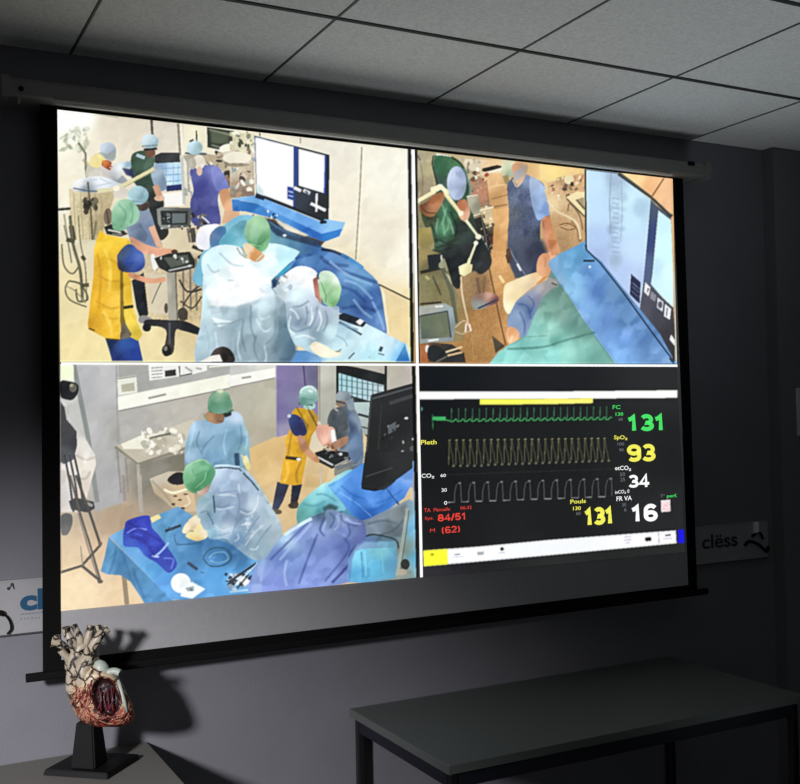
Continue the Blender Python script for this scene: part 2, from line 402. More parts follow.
ell(390, 440, 30, 28, '4c4038'); ell(372, 402, 44, 40, [(350, 385, 'b8dce4'), (400, 420, '84aab8')]); line([(330, 425), (410, 432)], 7, '6c8c98', alpha=.6)
fig('patient_monitor')
fill([(450, 460), (470, 452), (590, 455), (600, 480), (590, 535), (470, 545), (455, 520)], [(460, 500, '8c908c'), (580, 490, '5c605c')])
fill([(466, 466), (582, 468), (580, 525), (470, 528)], '343a38'); fill([(515, 478), (572, 478), (570, 518), (516, 520)], '6c7678'); speck(472, 472, 510, 522, 10, ['6c7470', '1c2020', '9ca4a0'], 3, 8)
speck(470, 528, 570, 545, 8, ['e8e8e0', '404440'], 3, 6)
fig(None)
speck(590, 480, 650, 560, 16, ['504c48', '787068', 'c8c0b0', '303030'], 6, 14)
line([(580, 540), (590, 600)], 9, '706a5c'); line([(600, 540), (608, 600)], 22, '504c4a')
line([(640, 490), (672, 520)], 6, 'e8e8e8')

# lower part
crop(50, 230, .2375)
fig(None)
fill([(380, 60), (520, 100), (640, 100), (650, 380), (560, 390), (420, 370), (330, 180)], [(420, 120, 'c8b898'), (460, 250, 'dccaa0'), (600, 200, 'bca888'), (600, 350, 'c8b488')], soft=6, rough=.05, alpha=.85)
fill([(410, 180), (500, 190), (500, 360), (415, 350)], 'd8ccb0', soft=3); line([(430, 310), (455, 250), (480, 200)], 5, '807a68', curve=True)
for x in (560, 590, 615): line([(x, 120), (x+4, 340)], 8, '68645c', alpha=.75)
line([(545, 210), (580, 260), (640, 250)], 8, '3a3835', curve=True); line([(560, 320), (600, 260), (640, 230)], 7, '4c4844', curve=True); line([(550, 300), (600, 330), (640, 280)], 6, '403c3a', curve=True)
ell(560, 355, 22, 28, '4a443c'); ell(490, 330, 8, 22, '5c564c')
# tangle of leads at far left
fig('cable_stand')
line([(85, -60), (98, 60), (128, 170), (138, 300)], 13, '6c6852', curve=True); line([(60, -20), (78, 60), (92, 140)], 7, '8c8870', curve=True); line([(120, -60), (130, 60), (150, 160), (155, 300)], 6, '8a8468', curve=True)
line([(50, 60), (60, 150), (95, 185), (125, 150)], 7, '767258', curve=True); line([(80, 215), (65, 250), (85, 295), (155, 325)], 7, '76725c', curve=True); line([(80, 215), (130, 230), (160, 290), (120, 300), (110, 250)], 8, '66624c', curve=True); line([(65, 235), (110, 260), (150, 310)], 5, '98947c', curve=True)
line([(70, 40), (105, 50)], 18, '54503e'); line([(135, 110), (148, 128)], 16, '4c4838'); line([(130, 235), (165, 232)], 16, '5c5844')
# yellow apron person
fig('person')
fill([(345, 215), (395, 180), (415, 355), (385, 385), (365, 330)], '1f242c'); blob([(375, 370), (400, 360), (445, 385), (430, 398), (382, 392)], '8c8c8c')
fill([(228, 440), (300, 430), (372, 460), (392, 552), (262, 552), (248, 500)], [(250, 470, '24385c'), (320, 490, '3058a8'), (370, 520, '2848a0'), (280, 540, '28407c')])
fill([(212, 0), (240, 22), (330, 38), (352, 70), (330, 110), (330, 175), (342, 215), (350, 330), (372, 400), (390, 440), (372, 468), (335, 450), (300, 405), (296, 464), (238, 458), (162, 418), (160, 395), (175, 270), (186, 170), (186, 80), (200, 30)],
     [(200, 60, 'f4c42c'), (260, 60, 'fad038'), (190, 180, 'e0a824'), (260, 180, 'f0c030'), (300, 120, 'e8b428'), (200, 300, 'eeb424'), (270, 300, 'fac840'), (180, 400, 'd8a020'), (260, 430, 'f4c030'), (340, 380, 'f8d84c'), (325, 250, 'dcb028'), (360, 430, 'dcc040')], rough=.015)
fill([(296, 175), (308, 172), (312, 360), (330, 440), (300, 410), (296, 380)], '7c6428', alpha=.9)
fill([(300, 408), (312, 385), (345, 440), (335, 455), (298, 462)], '6c6454')
line([(310, 328), (352, 322)], 13, '342c20'); line([(165, 415), (190, 425)], 6, '584820'); line([(235, 458), (300, 464)], 5, '604c1c')
folds([[(200, 190), (250, 215), (295, 215)], [(195, 300), (250, 330), (295, 325)], [(200, 100), (215, 200), (205, 330)], [(240, 120), (280, 140), (295, 180)], [(220, 360), (260, 375), (290, 370)]], 9, 'c08818')
folds([[(230, 80), (255, 160), (250, 260)], [(225, 340), (255, 400), (260, 450)]], 12, 'ffe068', .5)
blob([(288, 100), (325, 62), (365, 70), (395, 105), (400, 150), (375, 175), (330, 180), (292, 168), (284, 130)], [(300, 100, '44546c'), (330, 130, '3c5cb0'), (370, 110, '5070c0'), (380, 160, '344c98'), (295, 160, '3c3c4c')])
blob([(335, 180), (380, 192), (430, 205), (480, 200), (490, 212), (470, 222), (420, 225), (370, 212), (335, 198)], [(350, 195, 'cc8c68'), (430, 212, 'e8a884')])
fill([(228, -12), (240, 18), (300, 28), (330, 18), (300, -5), (260, -25)], '2c302c'); line([(245, 0), (300, 12)], 7, 'd8d8cc'); line([(262, 18), (305, 20)], 5, 'a0a090')
crop(50, 100, .2375)
ell(245, 492, 18, 36, '7a6c58'); line([(240, 470), (248, 520)], 4, '3c3830')
blob([(262, 470), (290, 425), (335, 420), (365, 445), (378, 490), (350, 530), (300, 552), (265, 540)], [(290, 450, 'a4d4b0'), (340, 450, '88bc9c'), (300, 520, '74ac88'), (350, 500, '9cd0ac')]); folds([[(290, 440), (320, 480), (300, 540)], [(340, 430), (350, 480), (340, 520)]], 7, '5c9070')
# its neighbour's arms on the rail
crop(50, 230, .2375); refig('person', 3)
fill([(320, -10), (380, -30), (415, 20), (400, 50), (370, 40), (345, 60)], [(340, 0, '8090a8'), (390, 20, '5c6c88')])
blob([(335, 30), (365, 40), (400, 60), (450, 75), (520, 82), (528, 100), (490, 108), (420, 105), (365, 78)], [(350, 50, 'd09878'), (430, 90, 'e8a888'), (510, 92, 'dca07c')])
fill([(415, -10), (440, -20), (470, 60), (480, 78), (450, 72)], 'd8a484'); ell(525, 92, 14, 9, '5c3c30')
fig('patient_monitor')
blob([(425, 110), (440, 105), (455, 160), (435, 165)], 'e8e8e4')
fill([(440, 120), (500, 100), (590, 92), (612, 130), (610, 160), (510, 185), (460, 160)], '2c302e'); fill([(480, 118), (580, 105), (590, 140), (510, 160)], '5c6258'); speck(450, 100, 600, 170, 16, ['d8dcd8', '303434', '8c908c'], 3, 9); line([(500, 172), (600, 150)], 8, 'c4c8c4', alpha=.8); line([(600, 70), (655, 92), (625, 120)], 16, '38342f')
fill([(492, 182), (530, 178), (538, 385), (500, 385)], [(500, 250, 'c4bfae'), (525, 250, '8c887a')]); line([(530, 180), (538, 385)], 6, '6c685c')
blob([(395, 400), (410, 378), (500, 380), (570, 385), (640, 420), (640, 445), (560, 425), (530, 425), (522, 510), (500, 530), (478, 520), (490, 425), (430, 405), (420, 425), (400, 425)], [(420, 390, '2a2a2e'), (500, 420, '383a40'), (600, 420, '202226'), (500, 500, '4a4842')]); ell(492, 508, 20, 24, '26262a'); ell(488, 500, 8, 10, '84807c'); ell(408, 412, 18, 16, '202024'); line([(505, 390), (505, 480)], 8, '6c6c70', alpha=.7)
fig(None)
line([(540, 345), (565, 350), (572, 380)], 20, '4a463e', alpha=.8)

# television on its blue shelf
crop(230, 120, .2375)
fig(None)
line([(556, 115), (548, 300), (530, 589)], 6, 'a49c84'); line([(566, 115), (540, 589)], 4, 'fbf8ec', alpha=.6); line([(297, 75), (297, 100)], 5, 'a8a080'); line([(125, 55), (128, 70)], 5, '686858')
fill([(0, 50), (100, 60), (105, 320), (0, 330)], [(20, 70, 'ccc8a4'), (60, 100, 'e0dcbc'), (30, 200, 'd8ccb0'), (80, 260, 'b8a890'), (60, 300, '907c68')], rough=.04)
speck(0, 50, 102, 130, 14, ['484c44', 'f4f4e0', 'a8a890', '888c74'], 6, 16); speck(0, 130, 102, 320, 36, ['8a7464', 'f0ead8', 'b89478', '5c4c44', 'd8ccb8', '98a8b0'], 7, 20)
ell(30, 160, 60, 26, 'ece6d0'); ell(30, 190, 55, 8, '8c8068', alpha=.7)
fig('television')
fill([(103, 66), (420, 148), (416, 432), (385, 425), (112, 320)], [(110, 80, '384468'), (420, 160, '20242c'), (410, 420, '242830')])
fill([(108, 74), (270, 114), (268, 366), (114, 306)], 'ffffff'); fill([(108, 74), (150, 84), (150, 320), (114, 306)], 'f4fffc', soft=6, alpha=.8); fill([(112, 260), (140, 300), (150, 322), (114, 306)], 'c4dcd8', soft=5)
fill([(270, 112), (288, 118), (286, 270), (276, 368), (268, 366)], '2c4c98')
fill([(289, 122), (404, 151), (400, 310), (330, 290), (289, 276)], 'ffffff')
fill([(272, 278), (330, 290), (400, 312), (412, 318), (410, 424), (276, 372)], [(290, 330, '3c4450'), (390, 380, '282c34')])
fill([(243, 280), (268, 286), (268, 340), (243, 332)], '2848a0'); line([(246, 300), (266, 306)], 5, 'c0d4f4'); line([(246, 318), (266, 324)], 5, 'b0c8f0'); line([(270, 285), (300, 300)], 14, 'e8ecf4'); line([(310, 296), (338, 310)], 14, 'd8dce4'); line([(318, 300), (330, 312)], 6, '404854')
line([(366, 310), (364, 388)], 9, 'f8f8ff'); line([(340, 352), (404, 382)], 13, 'f4f4fc')
line([(404, 150), (400, 312)], 8, '2048a0'); line([(110, 314), (276, 376), (410, 432)], 9, '202838')
fig('television_shelf')
fill([(10, 332), (108, 318), (140, 330), (390, 432), (400, 418), (486, 432), (472, 468), (388, 482), (110, 354)], [(60, 335, '78b4ec'), (200, 370, '70b0f0'), (330, 430, '68a8ec'), (440, 440, '8cc4f4')])
fill([(8, 334), (110, 352), (388, 480), (474, 458), (462, 490), (398, 514), (330, 490), (200, 420), (60, 385), (12, 384)], [(40, 360, '3478c4'), (200, 395, '4c94e0'), (350, 470, '2c70c8'), (450, 475, '3484d8')])
line([(108, 322), (145, 334)], 12, '1c2c48'); line([(380, 432), (408, 430)], 12, '182030')
fig(None)
fill([(60, 385), (200, 420), (330, 490), (400, 514), (380, 535), (300, 520), (180, 470), (60, 400)], [(100, 400, 'e0d8c0'), (220, 450, '605c54'), (330, 500, '504c4c')]); speck(70, 385, 200, 420, 8, ['282828', 'f4ece0'], 4, 9); line([(155, 425), (220, 440), (270, 480)], 20, '3c3c3c', alpha=.8); line([(205, 430), (215, 450)], 10, 'b8b8b8')
fill([(230, 450), (330, 485), (300, 480), (240, 470)], 'e8e4d4', alpha=.8)
fig('surgical_drape')
blob([(-130, 589), (-60, 480), (0, 425), (60, 400), (150, 420), (220, 460), (330, 505), (400, 540), (520, 589), (540, 640), (200, 700), (-130, 700)],
     [(-20, 460, '88c4d8'), (40, 430, '7cc0dc'), (200, 480, '6ca8d8'), (300, 540, '4c78b0'), (420, 570, '3c68ac'), (30, 520, '6cb8d4'), (250, 570, '74ccdc'), (480, 590, '3c78c4')])
folds([[(180, 470), (260, 510), (380, 540)], [(0, 480), (40, 450), (70, 430)], [(200, 440), (300, 500), (380, 520)]], 16, '2c4470', .6)
crop(230, 240, .2375)
blob([(180, 60), (230, 20), (330, 30), (400, 35), (500, 70), (570, 125), (615, 168), (635, 210), (650, 300), (660, 395), (600, 375), (560, 345), (470, 310), (400, 300), (180, 260), (170, 120)],
     [(250, 100, '3060a4'), (330, 60, '4474b8'), (400, 80, '5c90cc'), (480, 150, '6ca0d4'), (420, 130, '3c64a4'), (560, 180, '74acdc'), (500, 220, '4474b0'), (600, 240, '4068ac'), (560, 280, '3c5c9c'), (620, 340, '6490cc'), (480, 260, '5480b4'), (240, 140, '1c3c74')])
folds([[(380, 70), (450, 120), (560, 160), (620, 180)], [(460, 195), (520, 215), (570, 260)], [(320, 60), (420, 100), (500, 110)], [(470, 290), (540, 280), (620, 300)]], 14, '2c4c88', .6)
folds([[(420, 90), (500, 150), (600, 190)], [(480, 170), (540, 190), (600, 250)], [(600, 260), (630, 320), (650, 380)], [(520, 250), (560, 300), (600, 330)]], 10, 'a0c8ec', .6)
line([(385, 40), (440, 50), (500, 78)], 12, '2c3454', curve=True); line([(470, 60), (520, 90), (560, 120)], 14, '3c90d0', curve=True, alpha=.7)
fig(None)
line([(628, 188), (765, 256)], 7, '4c4434'); fill([(640, 200), (765, 262), (765, 420), (740, 440), (665, 395)], [(680, 300, 'ead49c'), (740, 350, 'f0d8a0'), (700, 250, 'e4d0a0')], soft=2)
line([(645, 210), (668, 395)], 9, 'f4f0d8', alpha=.7)
fig('instrument_table')
fill([(440, 330), (470, 312), (560, 345), (745, 440), (765, 512), (240, 512), (270, 465), (400, 470)], [(480, 350, 'a8ccdc'), (560, 400, 'd8f4fc'), (650, 430, 'd0ecf8'), (600, 480, 'c0f0fc'), (470, 480, 'c8e8f0'), (300, 500, '4c8cc8'), (735, 500, '78c0f0')])
fill([(738, 440), (698, 512), (758, 512)], [(735, 460, '5498d0'), (730, 505, '2c78c4')]); line([(742, 440), (764, 512)], 6, 'c0ecfc')
fill([(455, 318), (480, 308), (545, 330), (575, 350), (560, 368), (530, 360), (460, 335)], '1c2430'); fill([(530, 345), (548, 332), (566, 342), (548, 360)], 'f0e4e0'); line([(460, 345), (530, 385), (555, 400)], 9, '4c6478'); line([(450, 350), (540, 378)], 6, '7ca0b8')
line([(500, 500), (525, 475)], 6, '5c7488'); line([(640, 450), (632, 470)], 14, '3c5868'); line([(625, 478), (650, 485)], 5, '5c7888'); line([(590, 490), (585, 500)], 6, 'b0ccd8'); line([(440, 400), (480, 420), (495, 450)], 5, '98bccc', curve=True); line([(440, 480), (470, 460)], 6, '8c9ca8')
# main surgeon
fig('person')
crop(200, 210, .2375)
blob([(75, 160), (20, 240), (10, 400), (0, 560), (10, 640), (310, 640), (325, 500), (330, 380), (420, 300), (390, 190), (300, 140), (200, 170)],
     [(60, 250, 'd4f0f8'), (100, 200, 'b0dcec'), (200, 260, 'f4ffff'), (300, 220, 'e8f8fc'), (240, 360, 'f0fcff'), (60, 380, 'd0f0f8'), (40, 500, 'c0e8f4'), (120, 470, 'c8ecf4'), (150, 560, '90b8c4'), (230, 520, '8cb0bc'), (300, 470, '7c98a4'), (230, 450, '98b8c4'), (100, 600, 'a0ccd8'), (280, 600, '5c8098'), (380, 300, '90c4d4')])
fill([(120, 430), (200, 420), (300, 360), (335, 380), (320, 640), (100, 640), (110, 520)], [(150, 480, '8cacb8'), (250, 440, '84a0ac'), (210, 520, '98b4c0'), (160, 600, '7c98a4'), (290, 560, '5c7890'), (300, 620, '506c88'), (130, 560, 'a4c4d0')], soft=5, alpha=.9)
folds([[(60, 260), (90, 360), (70, 480)], [(160, 440), (190, 540), (150, 630)], [(240, 400), (240, 500), (270, 600)], [(40, 420), (80, 440), (130, 420)]], 12, '6890a0', .5)
folds([[(120, 300), (180, 380), (240, 340)], [(30, 300), (40, 400), (30, 520)], [(200, 430), (215, 520), (200, 600)]], 12, 'ffffff', .55)
ell(265, 500, 42, 45, 'a0bcc8', alpha=.45, soft=4); ell(300, 420, 28, 24, 'b4ccd8', alpha=.6, soft=3)
fill([(340, 310), (400, 260), (330, 380), (325, 350)], '1c3c74', soft=2)
blob([(165, 185), (190, 200), (225, 230), (250, 200), (245, 170), (200, 150)], [(190, 190, 'c89468'), (225, 215, 'e8a468')]); fill([(150, 195), (175, 165), (200, 185), (160, 225)], 'a4bcac')
blob([(180, 80), (200, 48), (250, 38), (285, 70), (288, 120), (275, 165), (230, 178), (190, 150)], [(205, 80, 'a4cca4'), (250, 70, 'a0cca0'), (230, 130, '78a880'), (275, 140, '84b48c'), (200, 130, '88b48c')]); line([(185, 130), (250, 172), (280, 150)], 8, '5c8864', curve=True, alpha=.7)
line([(168, 180), (200, 200), (240, 178)], 6, 'd4dcc8', curve=True)
# assistant bending over the table
crop(230, 240, .2375); fig('person')
blob([(185, 205), (230, 140), (300, 130), (368, 150), (385, 280), (440, 270), (455, 320), (440, 400), (420, 470), (350, 480), (280, 430), (250, 380), (200, 300)],
     [(250, 160, 'fcf4ec'), (330, 160, 'fcf8f8'), (220, 210, 'c8d4dc'), (270, 230, 'b8ccd8'), (330, 240, 'e4eef4'), (280, 320, '8ca8b8'), (340, 300, '98b0c0'), (310, 360, '7890a4'), (380, 340, 'a8bcc8'), (420, 330, 'a0b4c0'), (320, 420, 'b4dcec'), (400, 420, 'c0dce8'), (250, 350, '94b0c0'), (350, 210, 'f0f0f4')])
folds([[(320, 280), (330, 340), (300, 390)], [(370, 260), (380, 340), (360, 400)], [(250, 290), (290, 310), (300, 350)], [(270, 400), (330, 390), (380, 400)], [(360, 160), (365, 230), (375, 280)]], 9, '5c7488', .6)
folds([[(255, 285), (275, 300), (290, 340)], [(395, 290), (410, 340), (400, 390)], [(270, 380), (300, 385), (340, 400)], [(250, 200), (300, 190), (340, 170)]], 8, 'f4fcff', .7)
speck(190, 160, 250, 210, 8, ['f4e8e0', '48586c', 'c8b0a4', 'ffffff'], 6, 13)
blob([(335, 440), (360, 425), (420, 465), (445, 470), (440, 492), (390, 495), (350, 470)], 'f4e8c8'); ell(452, 474, 16, 6, '9c8c70')
fill([(352, 165), (372, 150), (385, 220), (385, 275), (362, 260), (355, 210)], [(365, 180, '9c5448'), (372, 240, 'd09c80')])
blob([(375, 150), (395, 130), (430, 140), (465, 185), (468, 220), (450, 270), (430, 285), (395, 260), (378, 210)], [(400, 150, 'd4e8d8'), (440, 160, 'f4fcf0'), (400, 220, '84bc84'), (430, 240, '7cb880'), (460, 200, 'a4d4a0'), (420, 190, '9ccc98')]); folds([[(380, 160), (400, 200), (400, 255)]], 8, '4c7850', .8)
fig('person')   # head at the lower edge
crop(50, 230, .2375)
blob([(678, 552), (690, 505), (730, 492), (765, 510), (775, 552)], '2c2824'); fill([(640, 552), (680, 530), (715, 525), (725, 552)], 'f4ece4')
fig(None); line([(640, 552), (800, 552)], 6, '4c5458', alpha=.8)
# second look at the two gowned figures in front
crop(195, 205, .2041); fig('patient')
blob([(5, 170), (30, 110), (80, 95), (120, 100), (75, 150), (70, 215), (20, 215)], [(40, 130, 'f4f4fc'), (20, 190, 'e8e8f4'), (70, 110, 'fcfcff')])
blob([(75, 150), (110, 110), (150, 110), (150, 170), (120, 205), (80, 205)], [(90, 150, '7c94bc'), (130, 140, '4c7cb0'), (100, 190, '5c8cb8')])
refig('surgical_drape', 0)
blob([(120, 200), (160, 130), (245, 75), (262, 180), (240, 205)], [(160, 160, '68b4cc'), (240, 110, '5c9cac'), (220, 190, '88d0e0')])
fill([(355, 150), (380, 130), (470, 150), (600, 180), (600, 225), (520, 250), (380, 200)], [(400, 150, '6ca4b8'), (500, 180, '5c90b4'), (580, 210, '4c78ac')], soft=3)
fill([(340, 60), (400, 110), (480, 150), (600, 175), (600, 205), (500, 180), (400, 150), (350, 100)], '34445c', soft=2, alpha=.8); fill([(380, 60), (460, 100), (560, 150), (540, 155), (440, 120)], 'e8e0cc', soft=2, alpha=.9); ell(440, 150, 9, 7, 'e8f8ff')
fill([(400, 330), (470, 280), (600, 240), (640, 300), (600, 340), (510, 300), (430, 350)], [(450, 300, '2c5ca0'), (560, 260, '5c8cc4'), (600, 310, '4c7cbc')], soft=2)
refig('person', 5)
blob([(40, 250), (110, 200), (215, 205), (250, 260), (330, 255), (380, 190), (500, 222), (505, 245), (440, 310), (395, 365), (395, 430), (440, 480), (455, 600), (490, 700), (480, 800), (30, 800), (35, 560), (50, 480), (55, 380), (35, 320)],
     [(290, 380, 'fdffff'), (200, 300, 'f4feff'), (100, 270, 'd4f2fa'), (70, 400, 'e0f6fc'), (80, 500, 'c8e2ea'), (150, 550, 'b8d0da'), (60, 650, 'b0ccd8'), (130, 620, 'a8c0cc'), (200, 600, '9cb6c2'), (260, 540, '92acb8'), (340, 570, 'b4ccd6'), (330, 500, 'cce4ee'), (420, 540, '7c94a2'), (430, 690, '5c7686'), (320, 680, '94acb8'), (440, 250, 'c4f2fc'), (370, 260, 'e4fcff'), (220, 700, '8ea6b2'), (360, 400, 'e8f8fc'), (150, 380, 'f0fafe')])
fill([(75, 470), (60, 420), (120, 400), (240, 330), (330, 350), (390, 370), (350, 440), (250, 490), (80, 535)], 'ffffff', soft=6, alpha=.8)
fill([(70, 495), (200, 500), (330, 462), (300, 485), (200, 520), (80, 540)], 'a8c0ca', soft=3, alpha=.8)
fill([(80, 550), (185, 572), (120, 600)], 'e8f8fc', soft=2, alpha=.9); line([(90, 585), (180, 580), (260, 545)], 8, '8ca4b0', alpha=.7, soft=2)
folds([[(60, 290), (90, 330), (120, 320)], [(120, 235), (180, 290), (240, 300)], [(160, 370), (190, 372)], [(50, 590), (70, 680), (60, 760)], [(180, 620), (190, 700), (170, 760)]], 8, 'a0bcc8', .7)
folds([[(275, 490), (275, 600), (300, 660)], [(395, 560), (390, 640), (350, 680)], [(300, 640), (290, 700), (310, 760)], [(240, 560), (230, 640), (250, 720)]], 10, '6c8896', .6)
folds([[(300, 560), (340, 620), (380, 600)], [(310, 530), (330, 560), (370, 545)], [(100, 620), (110, 700), (105, 760)], [(220, 620), (210, 700), (225, 760)], [(340, 690), (350, 740), (345, 770)]], 8, 'd8ecf4', .6)
fill([(395, 440), (435, 480), (450, 560), (470, 640), (500, 700), (470, 770), (420, 770), (390, 690), (410, 600)], [(420, 500, '94acb8'), (440, 620, '5c7c90'), (470, 720, '4c6c84'), (410, 700, '688494')], soft=4, alpha=.85)
ell(350, 410, 30, 28, 'd0e4ee', alpha=.7, soft=3); line([(375, 400), (400, 440)], 10, '9cb8c8', alpha=.8)
fill([(375, 370), (440, 310), (500, 262), (470, 310), (420, 350), (400, 400), (380, 410)], [(430, 330, '3cb0d0'), (390, 395, '2c4c70'), (480, 280, '5c9cd0')], soft=2)
blob([(235, 200), (265, 190), (330, 235), (340, 255), (305, 280), (265, 260)], [(250, 220, 'e8d8b8'), (300, 250, 'e09c5c'), (320, 240, 'e8a86c')]); line([(207, 210), (225, 240), (255, 262)], 6, '8c9c8c', curve=True); line([(300, 275), (335, 240), (350, 215)], 6, 'c8e8e0', curve=True)
blob([(242, 125), (265, 75), (310, 52), (350, 72), (372, 130), (362, 195), (330, 230), (290, 205), (250, 165)], [(290, 80, 'a8d4a8'), (330, 100, '9ccc9c'), (265, 140, '88b894'), (340, 160, '6ca878'), (300, 190, '5c9c6c'), (350, 210, '88cc90'), (290, 130, '94c49c')])
line([(255, 175), (310, 195), (365, 150)], 6, '5c9068', curve=True, alpha=.6); line([(260, 190), (330, 205)], 5, 'a0e0a0', alpha=.6)
refig('person', 6)
blob([(400, 420), (425, 355), (510, 300), (600, 335), (605, 470), (660, 500), (705, 500), (705, 560), (690, 640), (640, 690), (560, 690), (500, 690), (470, 640), (450, 570), (445, 480)],
     [(520, 335, 'fefafa'), (570, 360, 'f8fcff'), (430, 440, 'c4d4dc'), (505, 450, 'd8f0f8'), (490, 540, '94aabe'), (520, 580, '8298ac'), (590, 560, 'a4b4c8'), (560, 490, 'd0e0ee'), (520, 660, 'c4e4f0'), (660, 620, 'd0f2f8'), (640, 540, '98a8bc'), (600, 630, '8ca8b8'), (480, 640, 'b8d8e4'), (680, 560, 'b4c8d4')])
folds([[(545, 495), (552, 540), (540, 590)], [(600, 500), (590, 560), (560, 610)], [(460, 600), (500, 620), (560, 600)], [(640, 520), (650, 570), (630, 620)], [(480, 500), (520, 495), (560, 470)]], 8, '5c7488', .5)
folds([[(465, 510), (490, 525), (510, 560)], [(570, 500), (575, 560), (560, 590)], [(490, 650), (540, 640), (590, 660)], [(440, 420), (500, 400), (560, 400)], [(610, 520), (620, 570), (600, 620)], [(470, 545), (460, 600), (490, 640)]], 7, 'f4fdff', .75)
fill([(578, 365), (600, 350), (608, 420), (612, 470), (590, 450)], [(590, 380, 'a46058'), (600, 440, 'b87c6c')]); line([(600, 340), (605, 365)], 8, '485460')
speck(400, 345, 480, 410, 12, ['fcf4f0', '7c8898', 'd8c4b8', 'ffffff', 'a8b8c4'], 7, 15)
blob([(565, 700), (590, 670), (640, 690), (690, 720), (720, 725), (690, 745), (620, 740)], 'f6ead0')
blob([(608, 395), (620, 340), (660, 325), (700, 360), (712, 410), (705, 470), (670, 500), (625, 470)], [(640, 350, 'd4ecd8'), (690, 370, 'f0faec'), (640, 420, '84bc80'), (670, 460, '78b478'), (690, 430, 'a8d4a0'), (625, 440, 'a8d0a8'), (660, 400, '98c894')]); line([(618, 380), (640, 440), (640, 480)], 7, '5c8c5c', curve=True, alpha=.6)
fill([(470, 770), (500, 720), (560, 720), (620, 760), (620, 790), (470, 790)], [(520, 750, '5c94d0'), (600, 770, '7cacd8')], soft=2)
refig('person', 7); crop(50, 230, .2375)
blob([(678, 556), (690, 508), (730, 492), (765, 510), (775, 556)], [(700, 510, '584c48'), (740, 520, '241f20')]); fill([(630, 556), (680, 530), (715, 525), (728, 556)], 'f4ece4')
# the trio at the back
crop(100, 120, .1375); refig('person', 0)
fill([(0, 330), (60, 350), (110, 320), (160, 340), (165, 400), (130, 440), (0, 410)], [(30, 380, 'd4ccc4'), (130, 350, 'e0e4e8'), (110, 400, 'b8bcc0')], soft=2); fill([(15, 295), (60, 300), (92, 345), (70, 368), (30, 345)], [(30, 310, 'e0843c'), (70, 350, '9c3c24')]); line([(70, 345), (90, 350)], 8, 'e8e4e0')
ell(85, 265, 30, 38, '98a09c', soft=2, alpha=.9); ell(45, 205, 45, 40, [(25, 190, 'd0dcec'), (70, 220, 'a8b4c4')], soft=2)
fill([(130, 310), (225, 300), (230, 350), (160, 350)], [(150, 320, 'd8e8f4'), (210, 330, '98b8cc')], soft=2); fill([(160, 350), (240, 360), (250, 420), (190, 400)], [(180, 370, '404870'), (230, 390, '30385c')], soft=2)
# black strip closing the picture
crop(0, 0, 1); line([(409.5, 140), (412.5, 362)], 3.4, '040404', soft=1)

# ============ upper right picture
limit(414, 96, 678, 366)
ground([(420, 160, 'b0a680'), (430, 220, 'a8a078'), (480, 170, 'c8b48c'), (500, 165, 'ecc888'), (520, 175, 'e0b478'), (560, 175, 'f4d898'), (500, 230, 'd8a868'), (500, 280, 'd0a064'), (480, 340, 'b8864c'), (560, 220, 'c8a070'), (575, 240, 'b89468'), (570, 170, 'f8dc98'), (650, 180, 'f0b880'), (430, 300, '887c58'), (470, 300, 'b08858')])
crop(410, 145, .175)
fill([(35, 40), (130, 50), (140, 300), (120, 470), (35, 480)], [(60, 80, 'a89c80'), (110, 120, 'b4aa80'), (60, 250, 'a09478'), (100, 400, '8c8460')], rough=.015)
line([(60, 100), (75, 200), (65, 350)], 6, '7c745c', curve=True, alpha=.7); line([(45, 60), (60, 90)], 8, '6c5c4c')
line([(150, 55), (235, 70)], 12, 'f0f4f4')
fill([(300, 80), (600, 90), (600, 140), (540, 180), (420, 180), (320, 130)], [(340, 100, 'd8ccb0'), (480, 110, 'ecc898'), (570, 110, 'd8dcb8')], rough=.012)
speck(290, 80, 420, 200, 26, ['f4ecd8', '8c846c', 'b8b094', 'e0d8bc', '5c5848'], 7, 16)
fill([(415, 135), (500, 115), (525, 122), (520, 138), (430, 155), (412, 150)], '2c2420'); line([(425, 165), (550, 130)], 12, 'fff0cc')
fill([(420, 190), (470, 165), (545, 160), (560, 290), (560, 355), (480, 370), (440, 330)], [(470, 200, 'f0c48c'), (530, 220, 'dcac74'), (500, 320, 'd0a068')]); line([(470, 310), (560, 285)], 6, 'a87c4c'); line([(440, 230), (450, 330)], 6, 'a0784c', alpha=.7); line([(480, 355), (560, 340)], 7, '8c6840', alpha=.8); line([(465, 240), (545, 225)], 4, 'fce0ac', alpha=.8)
ell(560, 150, 38, 40, [(550, 120, 'd4dcb8'), (580, 165, 'a8b898')]); fill([(530, 180), (560, 170), (575, 230), (545, 225)], 'a09060')
fill([(480, 370), (560, 355), (565, 657), (470, 657)], [(520, 420, 'e8b474'), (520, 560, 'd8a060'), (480, 640, 'c89058')])
# equipment column
fig('equipment_trolley')
fill([(320, 200), (390, 180), (440, 200), (460, 360), (480, 460), (470, 640), (380, 640), (340, 420)], [(360, 230, '9c8468'), (410, 260, 'c08464'), (420, 400, '907c60'), (430, 560, '3c3830')], rough=.04)
speck(330, 150, 440, 300, 20, ['c88468', 'e0b898', '6c5c4c', 'f0e4cc', 'a8a088', 'b0503c'], 7, 17)
fill([(315, 305), (385, 292), (405, 385), (350, 410), (335, 360)], [(340, 330, 'ccc4ac'), (380, 350, 'a09c84')]); line([(318, 306), (385, 294)], 7, 'f4ecd8'); line([(385, 294), (405, 385)], 5, 'f0e4c8'); line([(345, 415), (405, 392)], 7, 'ece0c4')
fill([(400, 360), (465, 350), (482, 460), (430, 480)], [(430, 380, 'c8b48c'), (460, 450, 'e4cc9c')]); speck(400, 350, 480, 470, 14, ['f4e4c0', '98886c', 'fcf0d4', '6c604c'], 5, 12)
